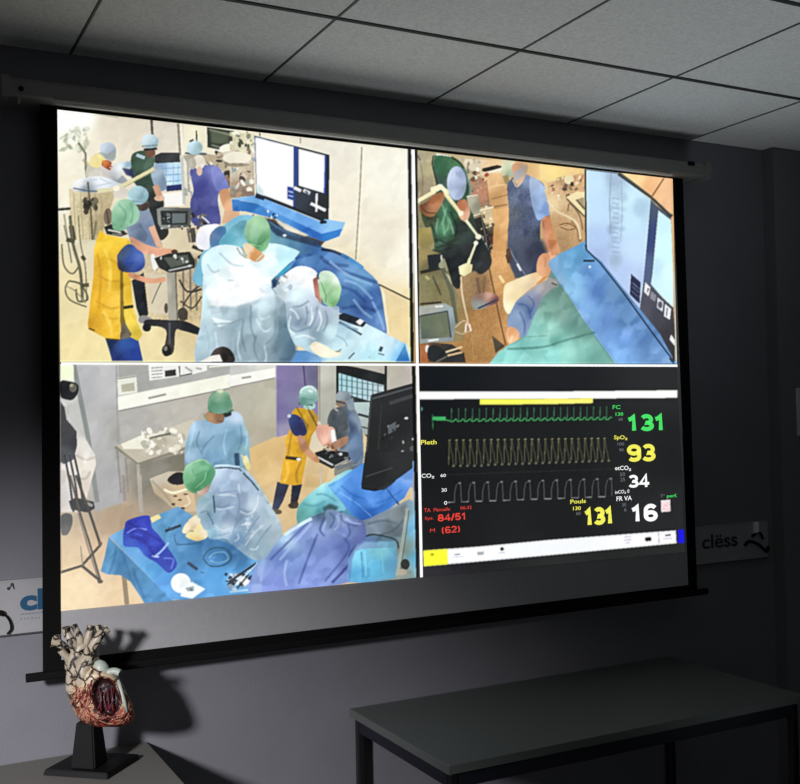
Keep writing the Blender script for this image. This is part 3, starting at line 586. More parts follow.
fill([(365, 425), (410, 410), (470, 560), (460, 640), (400, 640)], '2c2c28'); speck(360, 420, 470, 640, 22, ['f0e8d8', '181818', '686458', '4c3034', 'a89c84'], 4, 10); line([(410, 410), (440, 560)], 6, '787468'); line([(415, 520), (430, 600), (445, 630)], 6, 'd0d0cc', curve=True); ell(440, 628, 16, 11, 'd4dce4'); line([(460, 510), (468, 570)], 16, '6c2c30', alpha=.7)
# person in the green apron
fig('person')
blob([(138, 70), (160, 60), (250, 72), (300, 110), (330, 180), (345, 260), (350, 340), (370, 430), (400, 540), (405, 700), (300, 740), (160, 720), (140, 600), (130, 540), (80, 450), (70, 380), (135, 320), (150, 240), (135, 150)],
     [(180, 120, '3c6c4c'), (250, 100, '4c7c58'), (160, 220, '486054'), (330, 300, '34543c'), (200, 400, '3c7050'), (120, 430, '444c34'), (190, 480, '4c8860'), (160, 560, '3c5c48'), (300, 480, '2c3c34'), (340, 600, '242c2c'), (220, 620, '28302f'), (280, 680, '202628')], rough=.012)
line([(135, 60), (130, 120), (160, 230)], 6, '2c3428', curve=True); line([(240, 70), (300, 120), (330, 200)], 8, '1c2c20', curve=True); line([(310, 130), (345, 240), (340, 300)], 14, '88a898', curve=True, alpha=.7)
ell(268, 220, 56, 98, [(240, 170, 'c4d0ec'), (290, 180, 'a4b4d4'), (260, 280, 'b4c4e4'), (300, 260, '8c9cb4')]); 
for k in range(7): line([(235+k*10, 150+abs(k-3)*6), (232+k*11, 290-abs(k-3)*8)], 3, '98a8c4', alpha=.5)
blob([(275, 325), (320, 315), (345, 380), (325, 440), (290, 420), (270, 370)], [(290, 340, 'b0704c'), (320, 410, 'd8a484')])
blob([(50, 350), (90, 330), (150, 280), (195, 275), (200, 300), (165, 370), (130, 410), (80, 400)], [(80, 360, '7c5038'), (150, 330, 'c07c50'), (180, 290, 'a46c44'), (110, 390, 'a8744c')]); line([(60, 340), (95, 385), (150, 390)], 6, '5c3c28', curve=True)
folds([[(190, 370), (230, 440), (250, 510)], [(160, 420), (150, 520), (180, 560)], [(210, 360), (190, 440), (200, 520)]], 10, '88c09c', .55); folds([[(120, 450), (150, 520), (150, 560)], [(230, 380), (270, 470), (260, 530)], [(150, 590), (220, 570), (280, 580)]], 12, '1c2820', .6)
fill([(45, 480), (120, 470), (140, 560), (130, 640), (60, 640)], [(80, 500, 'a49454'), (110, 600, '988c5c')])
fig('boom_arm')
line([(40, 325), (110, 285), (175, 245)], 20, 'f0e6b4'); line([(120, 255), (175, 240), (215, 270)], 24, 'f4ecc0'); ell(172, 240, 18, 16, 'fffadc'); ell(135, 262, 16, 15, 'e8dca8'); ell(210, 275, 16, 18, 'e0d8a4')
line([(205, 285), (290, 395)], 18, 'ece2b0'); ell(292, 390, 15, 15, 'f4e8c4'); line([(288, 400), (305, 425)], 22, 'e4b890'); line([(320, 430), (395, 530)], 15, 'ece4bc'); ell(390, 528, 20, 17, 'f0e8c0'); ell(377, 562, 15, 14, 'f4ecc4'); line([(376, 560), (340, 657), (330, 690)], 15, 'e8e0b4'); line([(215, 300), (290, 405)], 4, 'a09468', alpha=.8)
# person in blue-grey scrubs
fig('person')
blob([(556, 240), (575, 200), (600, 180), (670, 170), (700, 190), (760, 220), (785, 300), (795, 400), (750, 430), (745, 560), (750, 700), (690, 760), (600, 740), (565, 640), (560, 500), (568, 400)],
     [(590, 240, '5c6680'), (650, 300, '606c8c'), (600, 400, '5c6470'), (650, 480, '4c5670'), (700, 430, '505c7c'), (600, 600, '4c5468'), (700, 620, '3e4458'), (730, 520, '3c4458'), (670, 200, '8094b8')], rough=.025)
blob([(685, 190), (730, 200), (775, 250), (800, 340), (802, 395), (770, 412), (735, 432), (712, 390), (690, 300)], [(710, 230, 'a0b4d4'), (750, 300, 'a8c4ec'), (780, 370, '8ca4cc'), (710, 330, '7c94bc'), (750, 410, '90b0e0')])
blob([(590, 110), (670, 112), (668, 160), (640, 220), (612, 230), (590, 180)], [(610, 130, 'e0a078'), (645, 140, 'b0a490'), (620, 200, 'e4bc94')]); fill([(590, 160), (640, 130), (655, 165), (620, 205), (600, 200)], 'a0b4c8', alpha=.6); line([(588, 200), (612, 240), (640, 210)], 7, 'd8c8b0', curve=True)
fill([(752, 425), (800, 400), (800, 640), (780, 600), (765, 520)], [(770, 440, 'b0745c'), (790, 520, 'd89474')])
crop(540, 155, .1875)
fill([(15, 330), (50, 325), (75, 400), (108, 518), (60, 535), (45, 440)], [(40, 350, 'c88054'), (80, 450, 'd89460'), (90, 510, 'f0b080')])
fill([(0, 150), (30, 175), (45, 260), (50, 320), (0, 345)], [(10, 200, 'a8c0e8'), (30, 300, '88a8dc')]); line([(30, 185), (60, 270), (130, 325)], 12, 'ecd0a0', curve=True)
fig(None)
fill([(40, 150), (240, 90), (240, 500), (110, 520), (80, 400), (50, 300)], [(70, 180, 'e0b888'), (130, 130, 'b8946c'), (220, 120, 'dcb078'), (200, 300, 'd0b084'), (100, 350, 'c8a070'), (120, 460, 'b08c60'), (200, 450, 'c49c6c'), (60, 260, 'ecd4a4')], rough=.025)
speck(60, 110, 240, 240, 40, ['7c6450', 'ecdcb8', 'c89c78', '5c4c40', 'f4e8cc', '94785c', 'c87860'], 6, 15)
ell(95, 120, 14, 7, '2c2018'); ell(155, 130, 26, 26, 'e8dcb0'); ell(172, 155, 8, 12, '302820')
fill([(140, 225), (200, 195), (240, 200), (240, 330), (200, 290)], 'f0dca8'); fill([(190, 240), (235, 225), (240, 300)], 'a89874'); line([(145, 235), (240, 330)], 8, '5c4c38'); line([(195, 240), (240, 290)], 5, '403428')
line([(40, 240), (90, 300), (150, 330), (200, 370), (215, 450)], 14, 'ecd8ac', curve=True, alpha=.8); line([(150, 300), (160, 260), (210, 320), (230, 400)], 6, '7c5c40', curve=True)
line([(105, 375), (150, 365), (190, 390), (150, 400), (110, 385)], 5, '78502c', curve=True); line([(170, 350), (200, 400), (210, 460), (225, 450)], 6, '8c6440', curve=True); line([(130, 380), (180, 360)], 4, 'a0784c')
fill([(0, 50), (240, 75), (240, 95), (150, 110), (60, 140), (0, 130)], [(60, 80, 'fce08c'), (200, 90, 'f0cc88'), (10, 100, 'f4d890')], soft=3)
fig('television_shelf')
fill([(30, 600), (110, 525), (245, 462), (250, 515), (350, 640), (900, 1300), (400, 1300)], [(100, 560, '6cacd8'), (240, 500, '6098c8'), (180, 620, '70b0e4'), (330, 640, '5c94cc')])
crop(540, 260, .1875)
fill([(50, 30), (100, -30), (300, -20), (320, 20), (530, 300), (715, 555), (400, 555), (240, 330)],
     [(80, 20, '74b4e4'), (180, 30, '6cacdc'), (140, 130, '78b4dc'), (260, 100, '5c90c8'), (320, 130, '5480c0'), (230, 250, '88b8e8'), (340, 260, '6c98d8'), (430, 230, '5c88b8'), (350, 400, '78ace4'), (440, 350, '6488cc'), (480, 500, '78b0ec'), (600, 480, '5c84bc'), (420, 530, '88c4f8'), (660, 530, '7ca8dc'), (560, 400, '587c9c')])
line([(235, 5), (310, 8)], 16, '243848'); ell(265, 38, 7, 8, 'd8f0ff')
fig('television')
crop(540, 155, .1875)
fill([(240, 75), (415, 95), (700, 335), (705, 640), (716, 1100), (705, 1110), (530, 870), (350, 645), (246, 515)], '4c5464')
fill([(244, 80), (412, 100), (592, 238), (560, 640), (540, 840), (350, 628), (250, 508)], [(300, 150, 'c4e4fc'), (270, 300, 'c0e0fc'), (300, 450, 'b0ccf4'), (400, 130, 'a8c4dc'), (500, 230, 'c8ecfc'), (480, 350, 'c4e8fc'), (520, 500, 'c4e0fc'), (300, 540, 'a8bce8'), (420, 640, 'b4ccf4'), (540, 700, 'b8ccf0'), (560, 280, 'b0d4e8')])
speck(375, 110, 440, 600, 38, ['a0b8d0', '94acc8', 'a8c0dc', 'b4cce4'], 14, 34, alpha=.45, soft=4); line([(380, 100), (372, 250), (378, 420)], 6, '7c98b0', alpha=.6); line([(435, 140), (440, 300), (430, 460)], 5, '88a4bc', alpha=.5)
for k in range(12): line([(385+rng.uniform(-5, 5), 230+k*26), (425+rng.uniform(-5, 5), 236+k*26)], 6, '7890b0', alpha=.4)
ell(530, 280, 34, 50, 'a8c4e0', alpha=.5, soft=5)
fill([(594, 240), (630, 285), (598, 640), (590, 700), (560, 860), (536, 850), (556, 640)], [(610, 260, '4c5c74'), (590, 450, '3c4c80'), (580, 600, '54648c'), (560, 800, '5c6478')])
fill([(632, 296), (700, 348), (712, 640), (712, 830), (592, 690), (600, 640)], [(650, 350, 'c8f0fc'), (660, 500, 'd0fcff'), (690, 620, 'd8ffff'), (620, 600, 'c0e4fc')])
line([(420, 100), (592, 222), (705, 330)], 20, '3c4446'); line([(425, 96), (595, 216), (705, 318)], 5, '787868', alpha=.8); line([(243, 78), (247, 512), (350, 640), (530, 868)], 8, '1c242c')
crop(540, 260, .1875)
fill([(530, 290), (540, 210), (558, 115), (712, 255), (722, 400), (722, 548)], [(560, 200, '545464'), (620, 300, '484a54'), (690, 400, '403e44'), (700, 500, '3c3c40'), (560, 290, '585864')])
fill([(487, 75), (538, 120), (532, 235), (480, 185)], '2c3454'); line([(492, 120), (530, 155)], 4, '98a4cc', alpha=.8); line([(490, 140), (530, 175)], 4, '7884ac', alpha=.8); line([(488, 165), (528, 200)], 4, '7884ac', alpha=.8)
fill([(562, 120), (590, 148), (580, 195), (556, 170)], 'f0f4f8'); fill([(575, 150), (585, 155), (570, 180)], '5c5c6c'); fill([(592, 165), (622, 190), (615, 225), (588, 205)], '8c8c9c'); fill([(628, 200), (660, 225), (655, 278), (625, 255)], 'd0d4dc'); ell(642, 240, 12, 18, '5c5c68'); fill([(668, 235), (700, 262), (694, 320), (662, 300)], 'f8fcff'); line([(680, 255), (676, 300)], 6, '606070')
fill([(700, 398), (722, 430), (722, 462), (692, 425)], 'ffffff'); line([(310, 5), (530, 300), (715, 552)], 8, '1c2830', alpha=.85); line([(722, 60), (726, 550)], 7, 'c0d0dc', alpha=.7)
fig(None)
crop(540, 155, .1875)
fill([(440, 98), (700, 122), (702, 318), (600, 222)], [(500, 120, 'fcdc9c'), (600, 180, 'f4b880'), (680, 200, 'f4c090')]); line([(662, 125), (600, 220)], 8, '886440')
crop(410, 250, .175)
fill([(300, 130), (380, 120), (440, 60), (470, 0), (560, 0), (560, 100), (590, 160), (540, 240), (560, 440), (640, 500), (560, 560), (470, 645), (310, 645), (270, 300)],
     [(340, 160, 'a8885c'), (400, 200, '8c6c4c'), (520, 80, 'e0a868'), (520, 200, 'd8a060'), (480, 300, 'b88450'), (400, 380, 'b4824c'), (440, 480, 'b4844c'), (380, 600, 'ac8048'), (330, 300, '9c7c50'), (560, 460, 'cc9458')], rough=.025, soft=3)
fill([(505, 150), (520, 145), (545, 185), (530, 192)], 'f4d89c')
fig('drip_stand')
line([(440, 30), (455, 110), (480, 230), (515, 400), (548, 545)], 9, '78542c', curve=True); blob([(370, 260), (430, 240), (500, 260), (500, 300), (420, 335), (370, 340), (350, 300)], [(400, 270, '8c6858'), (450, 262, 'e0b098'), (400, 310, '98a8a8'), (480, 290, '6c3c38')]); line([(390, 335), (500, 285)], 9, '2c3c58'); line([(385, 160), (400, 250)], 16, '6c5440', alpha=.7); line([(430, 150), (420, 250)], 12, '7c5c44', alpha=.7)
fig('chair')
fill([(45, 0), (130, 0), (200, 30), (230, 130), (300, 330), (310, 520), (60, 540), (45, 320)], [(70, 30, 'a0905c'), (120, 100, '706848'), (90, 200, '8c8860'), (180, 250, '847c54'), (200, 380, '8c8058'), (280, 400, 'a08454')], rough=.015)
fill([(100, 30), (200, 20), (205, 90), (110, 120)], '24282c'); line([(60, 130), (190, 100)], 18, '282c28'); line([(180, 30), (185, 90)], 10, 'c8ccb8'); ell(182, 88, 18, 20, '98a080'); line([(190, 110), (240, 240), (265, 420)], 26, '606450'); line([(130, 150), (180, 260)], 12, '5c5840'); line([(90, 150), (110, 170)], 16, 'b8b078'); fill([(200, 130), (250, 160), (240, 200)], 'b4b08c'); line([(60, 310), (180, 300)], 12, '3c382c')
fig('patient_monitor')
fill([(50, 325), (200, 305), (245, 330), (262, 430), (250, 520), (60, 535)], [(120, 330, 'a8aca4'), (240, 350, '9cacb0'), (250, 450, '889498')]); fill([(55, 378), (215, 350), (232, 500), (65, 510)], [(100, 420, '6c7860'), (180, 440, '747c64'), (80, 480, '606c60')]); line([(60, 378), (215, 350), (235, 500)], 8, '3c444c'); line([(145, 325), (190, 322)], 8, 'f4f4e4'); line([(105, 520), (165, 512)], 10, 'fff4e0')
fig(None)
fill([(60, 540), (130, 530), (240, 540), (310, 590), (320, 645), (60, 645)], [(80, 600, 'b07040'), (140, 600, '403830'), (220, 620, '282c34'), (290, 620, '383030')], rough=.015)
fill([(60, 545), (95, 540), (105, 645), (65, 645)], 'b0683c'); ell(100, 565, 12, 22, 'f8ecd8'); blob([(105, 560), (150, 545), (200, 580), (190, 630), (110, 630)], '24282a'); line([(205, 585), (300, 555)], 11, 'e8ccA0'.lower()); line([(215, 605), (300, 585)], 11, 'd8b888'); line([(150, 640), (210, 610)], 10, '686458')
line([(430, -40), (450, 40)], 14, 'b8bcb4'); line([(190, 50), (215, 120)], 14, '989878')
refig('boom_arm', 1)
line([(375, -20), (335, 80)], 15, 'f4ecbc'); fill([(278, 95), (320, 78), (358, 85), (352, 125), (310, 150), (285, 140)], [(300, 100, 'fcf4c0'), (340, 110, 'd8d098')]); line([(292, 150), (300, 260), (330, 400), (335, 430)], 9, 'd8c49c', curve=True); line([(258, 445), (310, 405), (340, 440)], 5, 'dcd0b4', curve=True); line([(260, 465), (300, 480), (350, 460)], 5, 'c8bc9c', curve=True); line([(322, 420), (318, 470)], 9, 'fcf4e0'); line([(340, 425), (350, 465)], 9, 'fcf4e4'); line([(352, 470), (365, 640)], 4, 'c0a070', alpha=.7)
refig('person', 9)
fill([(560, 0), (740, 0), (790, 20), (740, 110), (640, 160), (600, 160), (590, 100)], [(620, 50, '3c4860'), (700, 40, '343c54'), (640, 140, '5c6470')]); line([(570, 10), (650, 150)], 6, 'a0a8b4', alpha=.7); line([(612, 78), (628, 115)], 10, 'e8ecf4'); fill([(545, 30), (570, 20), (590, 80), (560, 75)], '4c3424')
fig('gloved_arm')
blob([(545, 200), (600, 172), (660, 150), (725, 125), (790, 120), (800, 170), (740, 190), (660, 240), (600, 290), (575, 370), (545, 330), (535, 260)], [(570, 220, 'f8e4b4'), (650, 180, 'f4dcb0'), (730, 150, 'ecc89c'), (570, 310, 'fce8bc'), (620, 250, 'd8bc90')])
blob([(722, 115), (735, 55), (770, 22), (805, 15), (838, 40), (838, 100), (800, 150), (755, 158)], [(750, 90, 'e8a878'), (790, 50, 'f0b488'), (790, 130, 'd89468')])
fig('surgical_drape')
blob([(560, 420), (575, 350), (620, 280), (700, 220), (790, 175), (860, 150), (860, 400), (700, 480), (620, 500)], [(590, 400, '7090b8'), (640, 350, '6888b8'), (680, 260, 'b0a8a0'), (720, 300, '7c9cb8'), (780, 220, '90a4b8'), (640, 460, '88a8c8')]); folds([[(600, 340), (630, 420), (640, 480)], [(640, 300), (690, 360), (680, 420)]], 12, '4c6898', .6)
blob([(570, 470), (600, 450), (630, 480), (615, 530), (580, 560), (562, 520)], [(600, 470, 'e0a070'), (590, 530, 'f0b880')]); fill([(470, 490), (545, 550), (490, 590)], '4c4434')
fill([(455, 660), (500, 600), (560, 545), (640, 505), (690, 440), (740, 330), (800, 230), (860, 200), (860, 660)], [(520, 610, '7cc4bc'), (600, 600, '88d8d0'), (640, 540, '68a8a0'), (730, 560, '84ccc8'), (740, 420, '64a098'), (780, 300, '5c988c'), (790, 480, '6cb0a8'), (680, 640, '90e4dc')])
crop(540, 260, .1875)
fill([(-70, 560), (-60, 400), (0, 210), (60, 55), (95, 100), (240, 330), (405, 556)], [(-40, 480, '78b8b4'), (10, 300, '6ca098'), (70, 130, '6c9088'), (120, 220, '709c88'), (60, 300, '68a090'), (180, 340, '64907c'), (150, 420, '78a494'), (60, 380, '7cbcb0'), (30, 520, '90e8e0'), (150, 500, '88d8cc'), (260, 470, '5c8c7c'), (330, 520, '6c9c94')])
line([(-20, 465), (80, 440), (170, 410), (260, 395)], 10, '4c7870', curve=True, alpha=.8); line([(0, 405), (50, 412)], 6, 'b8f4ec', alpha=.8)
refig('gloved_arm', 0)
fill([(-10, 0), (30, 0), (52, 60), (40, 95), (0, 130), (-20, 130)], [(10, 40, 'e8a468'), (30, 80, 'd88c4c')]); line([(5, 160), (42, 155)], 8, '504840')
crop(415, 150, .1786); refig('person', 8)
blob([(165, 560), (250, 550), (262, 640), (252, 770), (215, 760), (190, 680)], [(200, 600, '20262a'), (230, 720, '1c2022')])
blob([(245, 425), (330, 430), (380, 500), (428, 600), (420, 660), (370, 697), (335, 670), (300, 600), (255, 560)], [(290, 470, '34423c'), (340, 560, '262c2e'), (390, 640, '30363a')])
folds([[(120, 500), (180, 520), (240, 500)], [(100, 560), (170, 575), (235, 550)]], 12, '24382c', .8); folds([[(150, 300), (170, 360), (150, 420)], [(190, 380), (210, 440), (215, 470)], [(160, 470), (190, 430), (180, 380)]], 9, '80b894', .6)
fill([(245, 280), (290, 285), (285, 340), (250, 340)], 'b8704c', soft=2); refig('equipment_trolley', 0)
fill([(290, 260), (355, 250), (370, 335), (320, 355), (300, 310)], [(320, 290, 'b8b49c'), (350, 310, '8c8c78')], soft=1); line([(290, 262), (355, 252)], 5, 'e8e0c8'); ell(375, 240, 22, 60, 'c4886c', alpha=.6, soft=4); line([(365, 340), (440, 320)], 9, 'f0e0b8')
refig('boom_arm', 1)
line([(10, 290), (70, 255), (110, 235)], 18, 'f0e6b4'); line([(95, 235), (140, 205), (180, 245)], 20, 'f6eec4', curve=True); line([(180, 250), (260, 360)], 16, 'eee4b4'); ell(258, 357, 14, 14, 'f4e8c8'); line([(290, 400), (355, 485)], 14, 'ece4bc'); ell(356, 487, 17, 15, 'f4ecc8'); line([(342, 525), (298, 640)], 13, 'ece4b8'); ell(342, 522, 13, 13, 'f4eccc')
crop(410, 250, .175); fill([(278, 95), (320, 78), (358, 85), (352, 125), (310, 150), (285, 140)], [(300, 100, 'fcf4c0'), (340, 110, 'd8d098')]); line([(292, 150), (300, 260), (330, 400)], 8, 'd8c49c', curve=True)
crop(480, 240, .1594); refig('person', 9)
fill([(175, 0), (395, 0), (425, 90), (370, 120), (360, 205), (270, 235), (230, 240), (205, 180), (180, 130)], [(200, 40, '50586c'), (300, 60, '464c60'), (400, 60, '3c4254'), (260, 180, '4c5468'), (340, 150, '444a60')], soft=6)
line([(185, 50), (225, 130), (290, 225)], 5, '98a0b0', curve=True); line([(235, 150), (258, 195)], 12, 'eef0f6'); fill([(165, 60), (190, 50), (200, 120), (175, 150)], '5c4434'); fill([(427, 0), (480, 0), (500, 80), (450, 100), (440, 60)], [(450, 30, 'c47c50'), (485, 70, 'e0a070')])
refig('gloved_arm', 0)
blob([(150, 340), (172, 282), (260, 235), (355, 205), (395, 215), (390, 240), (330, 295), (235, 380), (185, 465), (150, 420)], [(170, 310, 'fbeabc'), (280, 250, 'f6e2b4'), (370, 220, 'f0cc98'), (170, 420, 'fff0c8'), (220, 350, 'ecd4a0'), (320, 290, 'd8c09c')])
blob([(358, 200), (362, 130), (385, 92), (415, 84), (440, 105), (432, 170), (435, 215), (395, 232)], [(380, 120, 'e8a87c'), (420, 110, 'd08c60'), (385, 190, 'f0b888'), (425, 190, 'd89468')]); line([(412, 110), (410, 170)], 5, 'a8683c', alpha=.7)
refig('surgical_drape', 1)
fill([(172, 565), (185, 480), (230, 385), (340, 300), (440, 235), (490, 260), (490, 300), (400, 370), (340, 480), (295, 605), (240, 610)], [(210, 520, '7c98bc'), (260, 400, '7088b0'), (300, 460, '5c78a8'), (380, 300, 'a8a4a4'), (450, 260, 'a09c98'), (260, 560, '88a0c4'), (340, 360, '8890a8'), (250, 470, '98b0d0')], soft=2)
folds([[(230, 400), (300, 420), (320, 500)], [(300, 350), (340, 400), (310, 470)], [(250, 450), (280, 520), (280, 590)]], 12, '44609c', .6)
blob([(170, 560), (200, 545), (240, 570), (245, 610), (190, 650), (168, 620)], [(190, 570, 'e09c68'), (200, 630, 'fccc98')]); line([(205, 600), (190, 640)], 8, 'ffe4bc', alpha=.8)
fill([(50, 790), (120, 700), (230, 645), (292, 605), (345, 470), (400, 355), (470, 295), (500, 300), (900, 860), (900, 900), (40, 900)],
     [(450, 330, '6c9488'), (420, 420, '78a898'), (350, 560, '8cccc0'), (440, 570, 'a0dccc'), (520, 460, '7ca498'), (650, 560, '6c9c90'), (600, 500, '64948c'), (250, 650, '7cc4bc'), (200, 720, '94e0d8'), (120, 750, '88d8d0'), (450, 720, '98e8e0'), (560, 700, 'a8ecdc'), (650, 700, '84c4b8'), (720, 760, '6ca89c'), (480, 640, '6cb0a4'), (340, 690, '88d0c8')], soft=2)
line([(170, 685), (300, 680), (420, 668), (540, 630), (740, 575)], 12, '4c8478', curve=True, alpha=.75, soft=2); line([(290, 610), (360, 605), (430, 602)], 6, '5c9c90', alpha=.6); line([(310, 520), (380, 440)], 8, '8cc0b0', alpha=.6, soft=3)
line([(450, 270), (485, 285)], 8, '485048')
refig('television_shelf', 1)
fill([(428, 155), (440, 125), (560, 65), (660, 5), (665, 60), (760, 130), (1130, 590), (1210, 740), (860, 780), (753, 615), (600, 405), (500, 270)],
     [(450, 150, '78a8d0'), (560, 100, '68a8d8'), (640, 50, '5c9ccc'), (700, 200, '6498d4'), (560, 220, '78b8e8'), (600, 330, '88c0ec'), (740, 330, '5480c4'), (700, 440, '80b4ec'), (840, 330, '5c88b8'), (800, 500, '6c98d8'), (900, 500, '5c88bc'), (900, 620, '78a8ec'), (860, 720, '84bcf8'), (1050, 640, '5884bc'), (1150, 730, '7ca8e0'), (520, 250, '84b0d4')], soft=1)
line([(428, 155), (500, 270), (600, 405), (755, 618), (870, 790)], 5, '7c9cbc', alpha=.7)
line([(650, 132), (720, 132)], 13, '203040'); ell(690, 170, 7, 9, 'd8f0ff')
refig('television', 1); line([(663, 30), (668, 62), (760, 150), (900, 330), (1080, 580), (1200, 740)], 9, '1c2834')
fig(None)
crop(0, 0, 1); line([(415.8, 140), (418.5, 366)], 3, '050505'); 

# ============ lower left picture
limit(50, 364, 414.8+3.5, 612)
ground([(70, 375, 'c8ccc4'), (80, 420, 'c4c4c0'), (110, 400, 'bcbcb8'), (105, 480, 'b8b8b4'), (150, 420, 'bab8b0'), (200, 400, 'bdb9ae'), (250, 420, 'bcb8a4'), (150, 480, '8c8474'), (120, 520, 'b49c80'), (100, 560, 'e0c4a0'), (80, 590, 'f2dab0'), (250, 450, 'd8b880'), (280, 440, 'e0c088'), (290, 480, 'dcbc88'), (340, 460, 'e0c898'), (130, 600, 'e8cca0'), (400, 380, 'bcb8a8')])
crop(50, 360, .2375)
fill([(110, 10), (290, 18), (300, 350), (310, 600), (190, 640), (150, 300)], [(140, 100, 'b4b6b8'), (230, 100, 'c0c0c0'), (200, 300, 'bcbcbc'), (280, 300, 'a8a8a4'), (240, 500, 'acacac')], soft=2)
line([(100, 12), (120, 120), (160, 320), (200, 600)], 20, '8c928e'); line([(280, 20), (288, 360)], 6, 'a0a09c')
fill([(45, 18), (100, 20), (102, 92), (45, 92)], 'f0fcd4')
fill([(290, 18), (800, 20), (800, 60), (290, 150)], [(340, 60, 'a8a8a4'), (600, 50, 'b0b0ac')])
fill([(290, 215), (800, 110), (800, 320), (600, 250), (300, 350)], [(350, 260, 'b4b2ac'), (550, 200, 'bcb8ae'), (780, 180, 'bcb4a4')])
fig('wall_poster')
fill([(415, 20), (662, 22), (662, 45), (600, 62), (420, 88)], 'ecece8'); 
for y in (35, 48, 62, 76): line([(428, y), (475, y-4)], 4, '888880', alpha=.8)
fill([(484, 46), (530, 40), (532, 66), (486, 72)], '3c3c3c'); line([(545, 25), (548, 68), (600, 58)], 6, '60605c'); line([(570, 30), (600, 50)], 8, 'a8a8a0'); line([(615, 35), (640, 40)], 8, 'b0b0a8')
fill([(283, 76), (364, 66), (370, 138), (288, 150)], 'e4e4d8'); line([(285, 80), (364, 70)], 4, '888880'); fill([(300, 105), (355, 95), (358, 130), (304, 136)], 'b4b49c')
fig('wall_rail')
fill([(286, 156), (800, 52), (800, 108), (288, 215)], [(400, 160, 'f4f4e8'), (700, 100, 'f0f0e0')]); line([(288, 216), (800, 112)], 6, '98948c'); line([(415, 162), (490, 145)], 9, '989888', alpha=.9); line([(670, 30), (800, 18)], 7, 'e8e8e0')
fig('side_bench')
fill([(275, 362), (600, 252), (660, 300), (640, 345), (372, 436)], [(320, 380, 'c4bca8'), (450, 340, 'c0b8a4'), (550, 300, 'd0c8b4')]); line([(275, 366), (372, 440), (640, 348)], 11, '8c8878')
fill([(300, 355), (380, 320), (420, 335), (400, 375), (310, 375)], 'ecead8'); speck(380, 290, 600, 400, 60, ['f8f4e4', 'e4e0cc', 'b0ac9c', 'f0ecdc', 'c8c4b4', 'fcf8ec'], 6, 18, alpha=.85); line([(420, 330), (510, 310)], 9, '505048', alpha=.7)
line([(372, 440), (380, 589), (385, 640)], 14, 'b0aca0'); line([(283, 375), (300, 560)], 9, '98948c'); line([(320, 410), (330, 560)], 8, '94908a')
fill([(380, 440), (570, 390), (570, 470), (430, 500), (385, 589)], [(450, 440, '8c887c'), (550, 420, '7c7868')], soft=3)
fig('supply_box')
fill([(420, 500), (500, 470), (560, 470), (600, 520), (620, 640), (540, 640), (440, 560)], [(460, 500, 'c8c0ac'), (560, 560, 'd4b890'), (470, 550, 'bca888')]); blob([(495, 505), (530, 475), (565, 480), (565, 520), (520, 525)], '24242a'); line([(480, 545), (520, 560), (590, 540)], 10, 'f8ecc8', curve=True); line([(570, 560), (590, 600), (560, 620)], 8, 'e4d4b0', curve=True); line([(430, 510), (480, 560), (540, 640)], 8, 'a89c84')
ell(528, 574, 9, 4, '5c5040'); ell(572, 566, 9, 4, '5c5040'); ell(548, 590, 9, 4, '6c5c48'); ell(520, 608, 9, 5, '4c4030'); ell(560, 625, 10, 5, '4c4030')
fig('person')   # camera operator
fill([(45, 160), (75, 190), (90, 270), (150, 330), (190, 400), (195, 440), (150, 600), (120, 640), (45, 640)], [(70, 300, 'c8c4c4'), (150, 370, 'dcd8d0'), (140, 450, 'f0e8dc'), (80, 550, 'd0ccc8'), (130, 560, 'dcd0c0')]); folds([[(110, 400), (150, 420), (190, 410)], [(100, 500), (150, 500), (170, 470)]], 9, 'a89c90')
fig('camera_tripod')
fill([(45, 175), (62, 200), (70, 250), (112, 300), (115, 360), (100, 420), (60, 440), (45, 430)], [(60, 260, '505054'), (90, 340, '444448'), (60, 400, '585c60')])
blob([(45, 92), (80, 90), (118, 105), (118, 140), (95, 168), (60, 165), (45, 150)], '24262a'); ell(98, 118, 16, 18, '68685c'); ell(92, 108, 8, 7, 'a8a890')
for k in range(3): line([(62+k*20, 400), (85+k*22, 520), (100+k*22, 640)], 9, '48484c')
crop(50, 480, .2375)
fill([(80, 90), (110, 75), (185, 92), (190, 120), (160, 138), (90, 125)], '444648'); blob([(48, 150), (90, 145), (95, 185), (75, 230), (48, 225)], [(60, 170, '5c5c5c'), (80, 210, '707070')]); line([(150, 95), (180, 110)], 12, 'a0a0a0')
line([(85, -20), (130, 150), (165, 260), (212, 420)], 9, '605a52'); line([(110, -20), (165, 130), (212, 270)], 11, '54504a'); line([(120, 140), (165, 300), (205, 420)], 6, '88807a'); line([(45, 390), (135, 362), (215, 272)], 11, '5c564c'); line([(135, 362), (212, 425)], 12, '544e48'); ell(212, 428, 12, 9, '5c564c'); ell(212, 268, 9, 9, '6c655c'); line([(130, 280), (138, 360)], 5, '9c9484')
fig(None); line([(312, 400), (325, 525)], 20, '988468'); line([(45, 160), (50, 390)], 4, 'c0a884', alpha=.6)
crop(50, 480, .2375); line([(380, -20), (388, 140)], 12, 'b0a89c'); line([(310, -20), (316, 90)], 14, '9c948c')
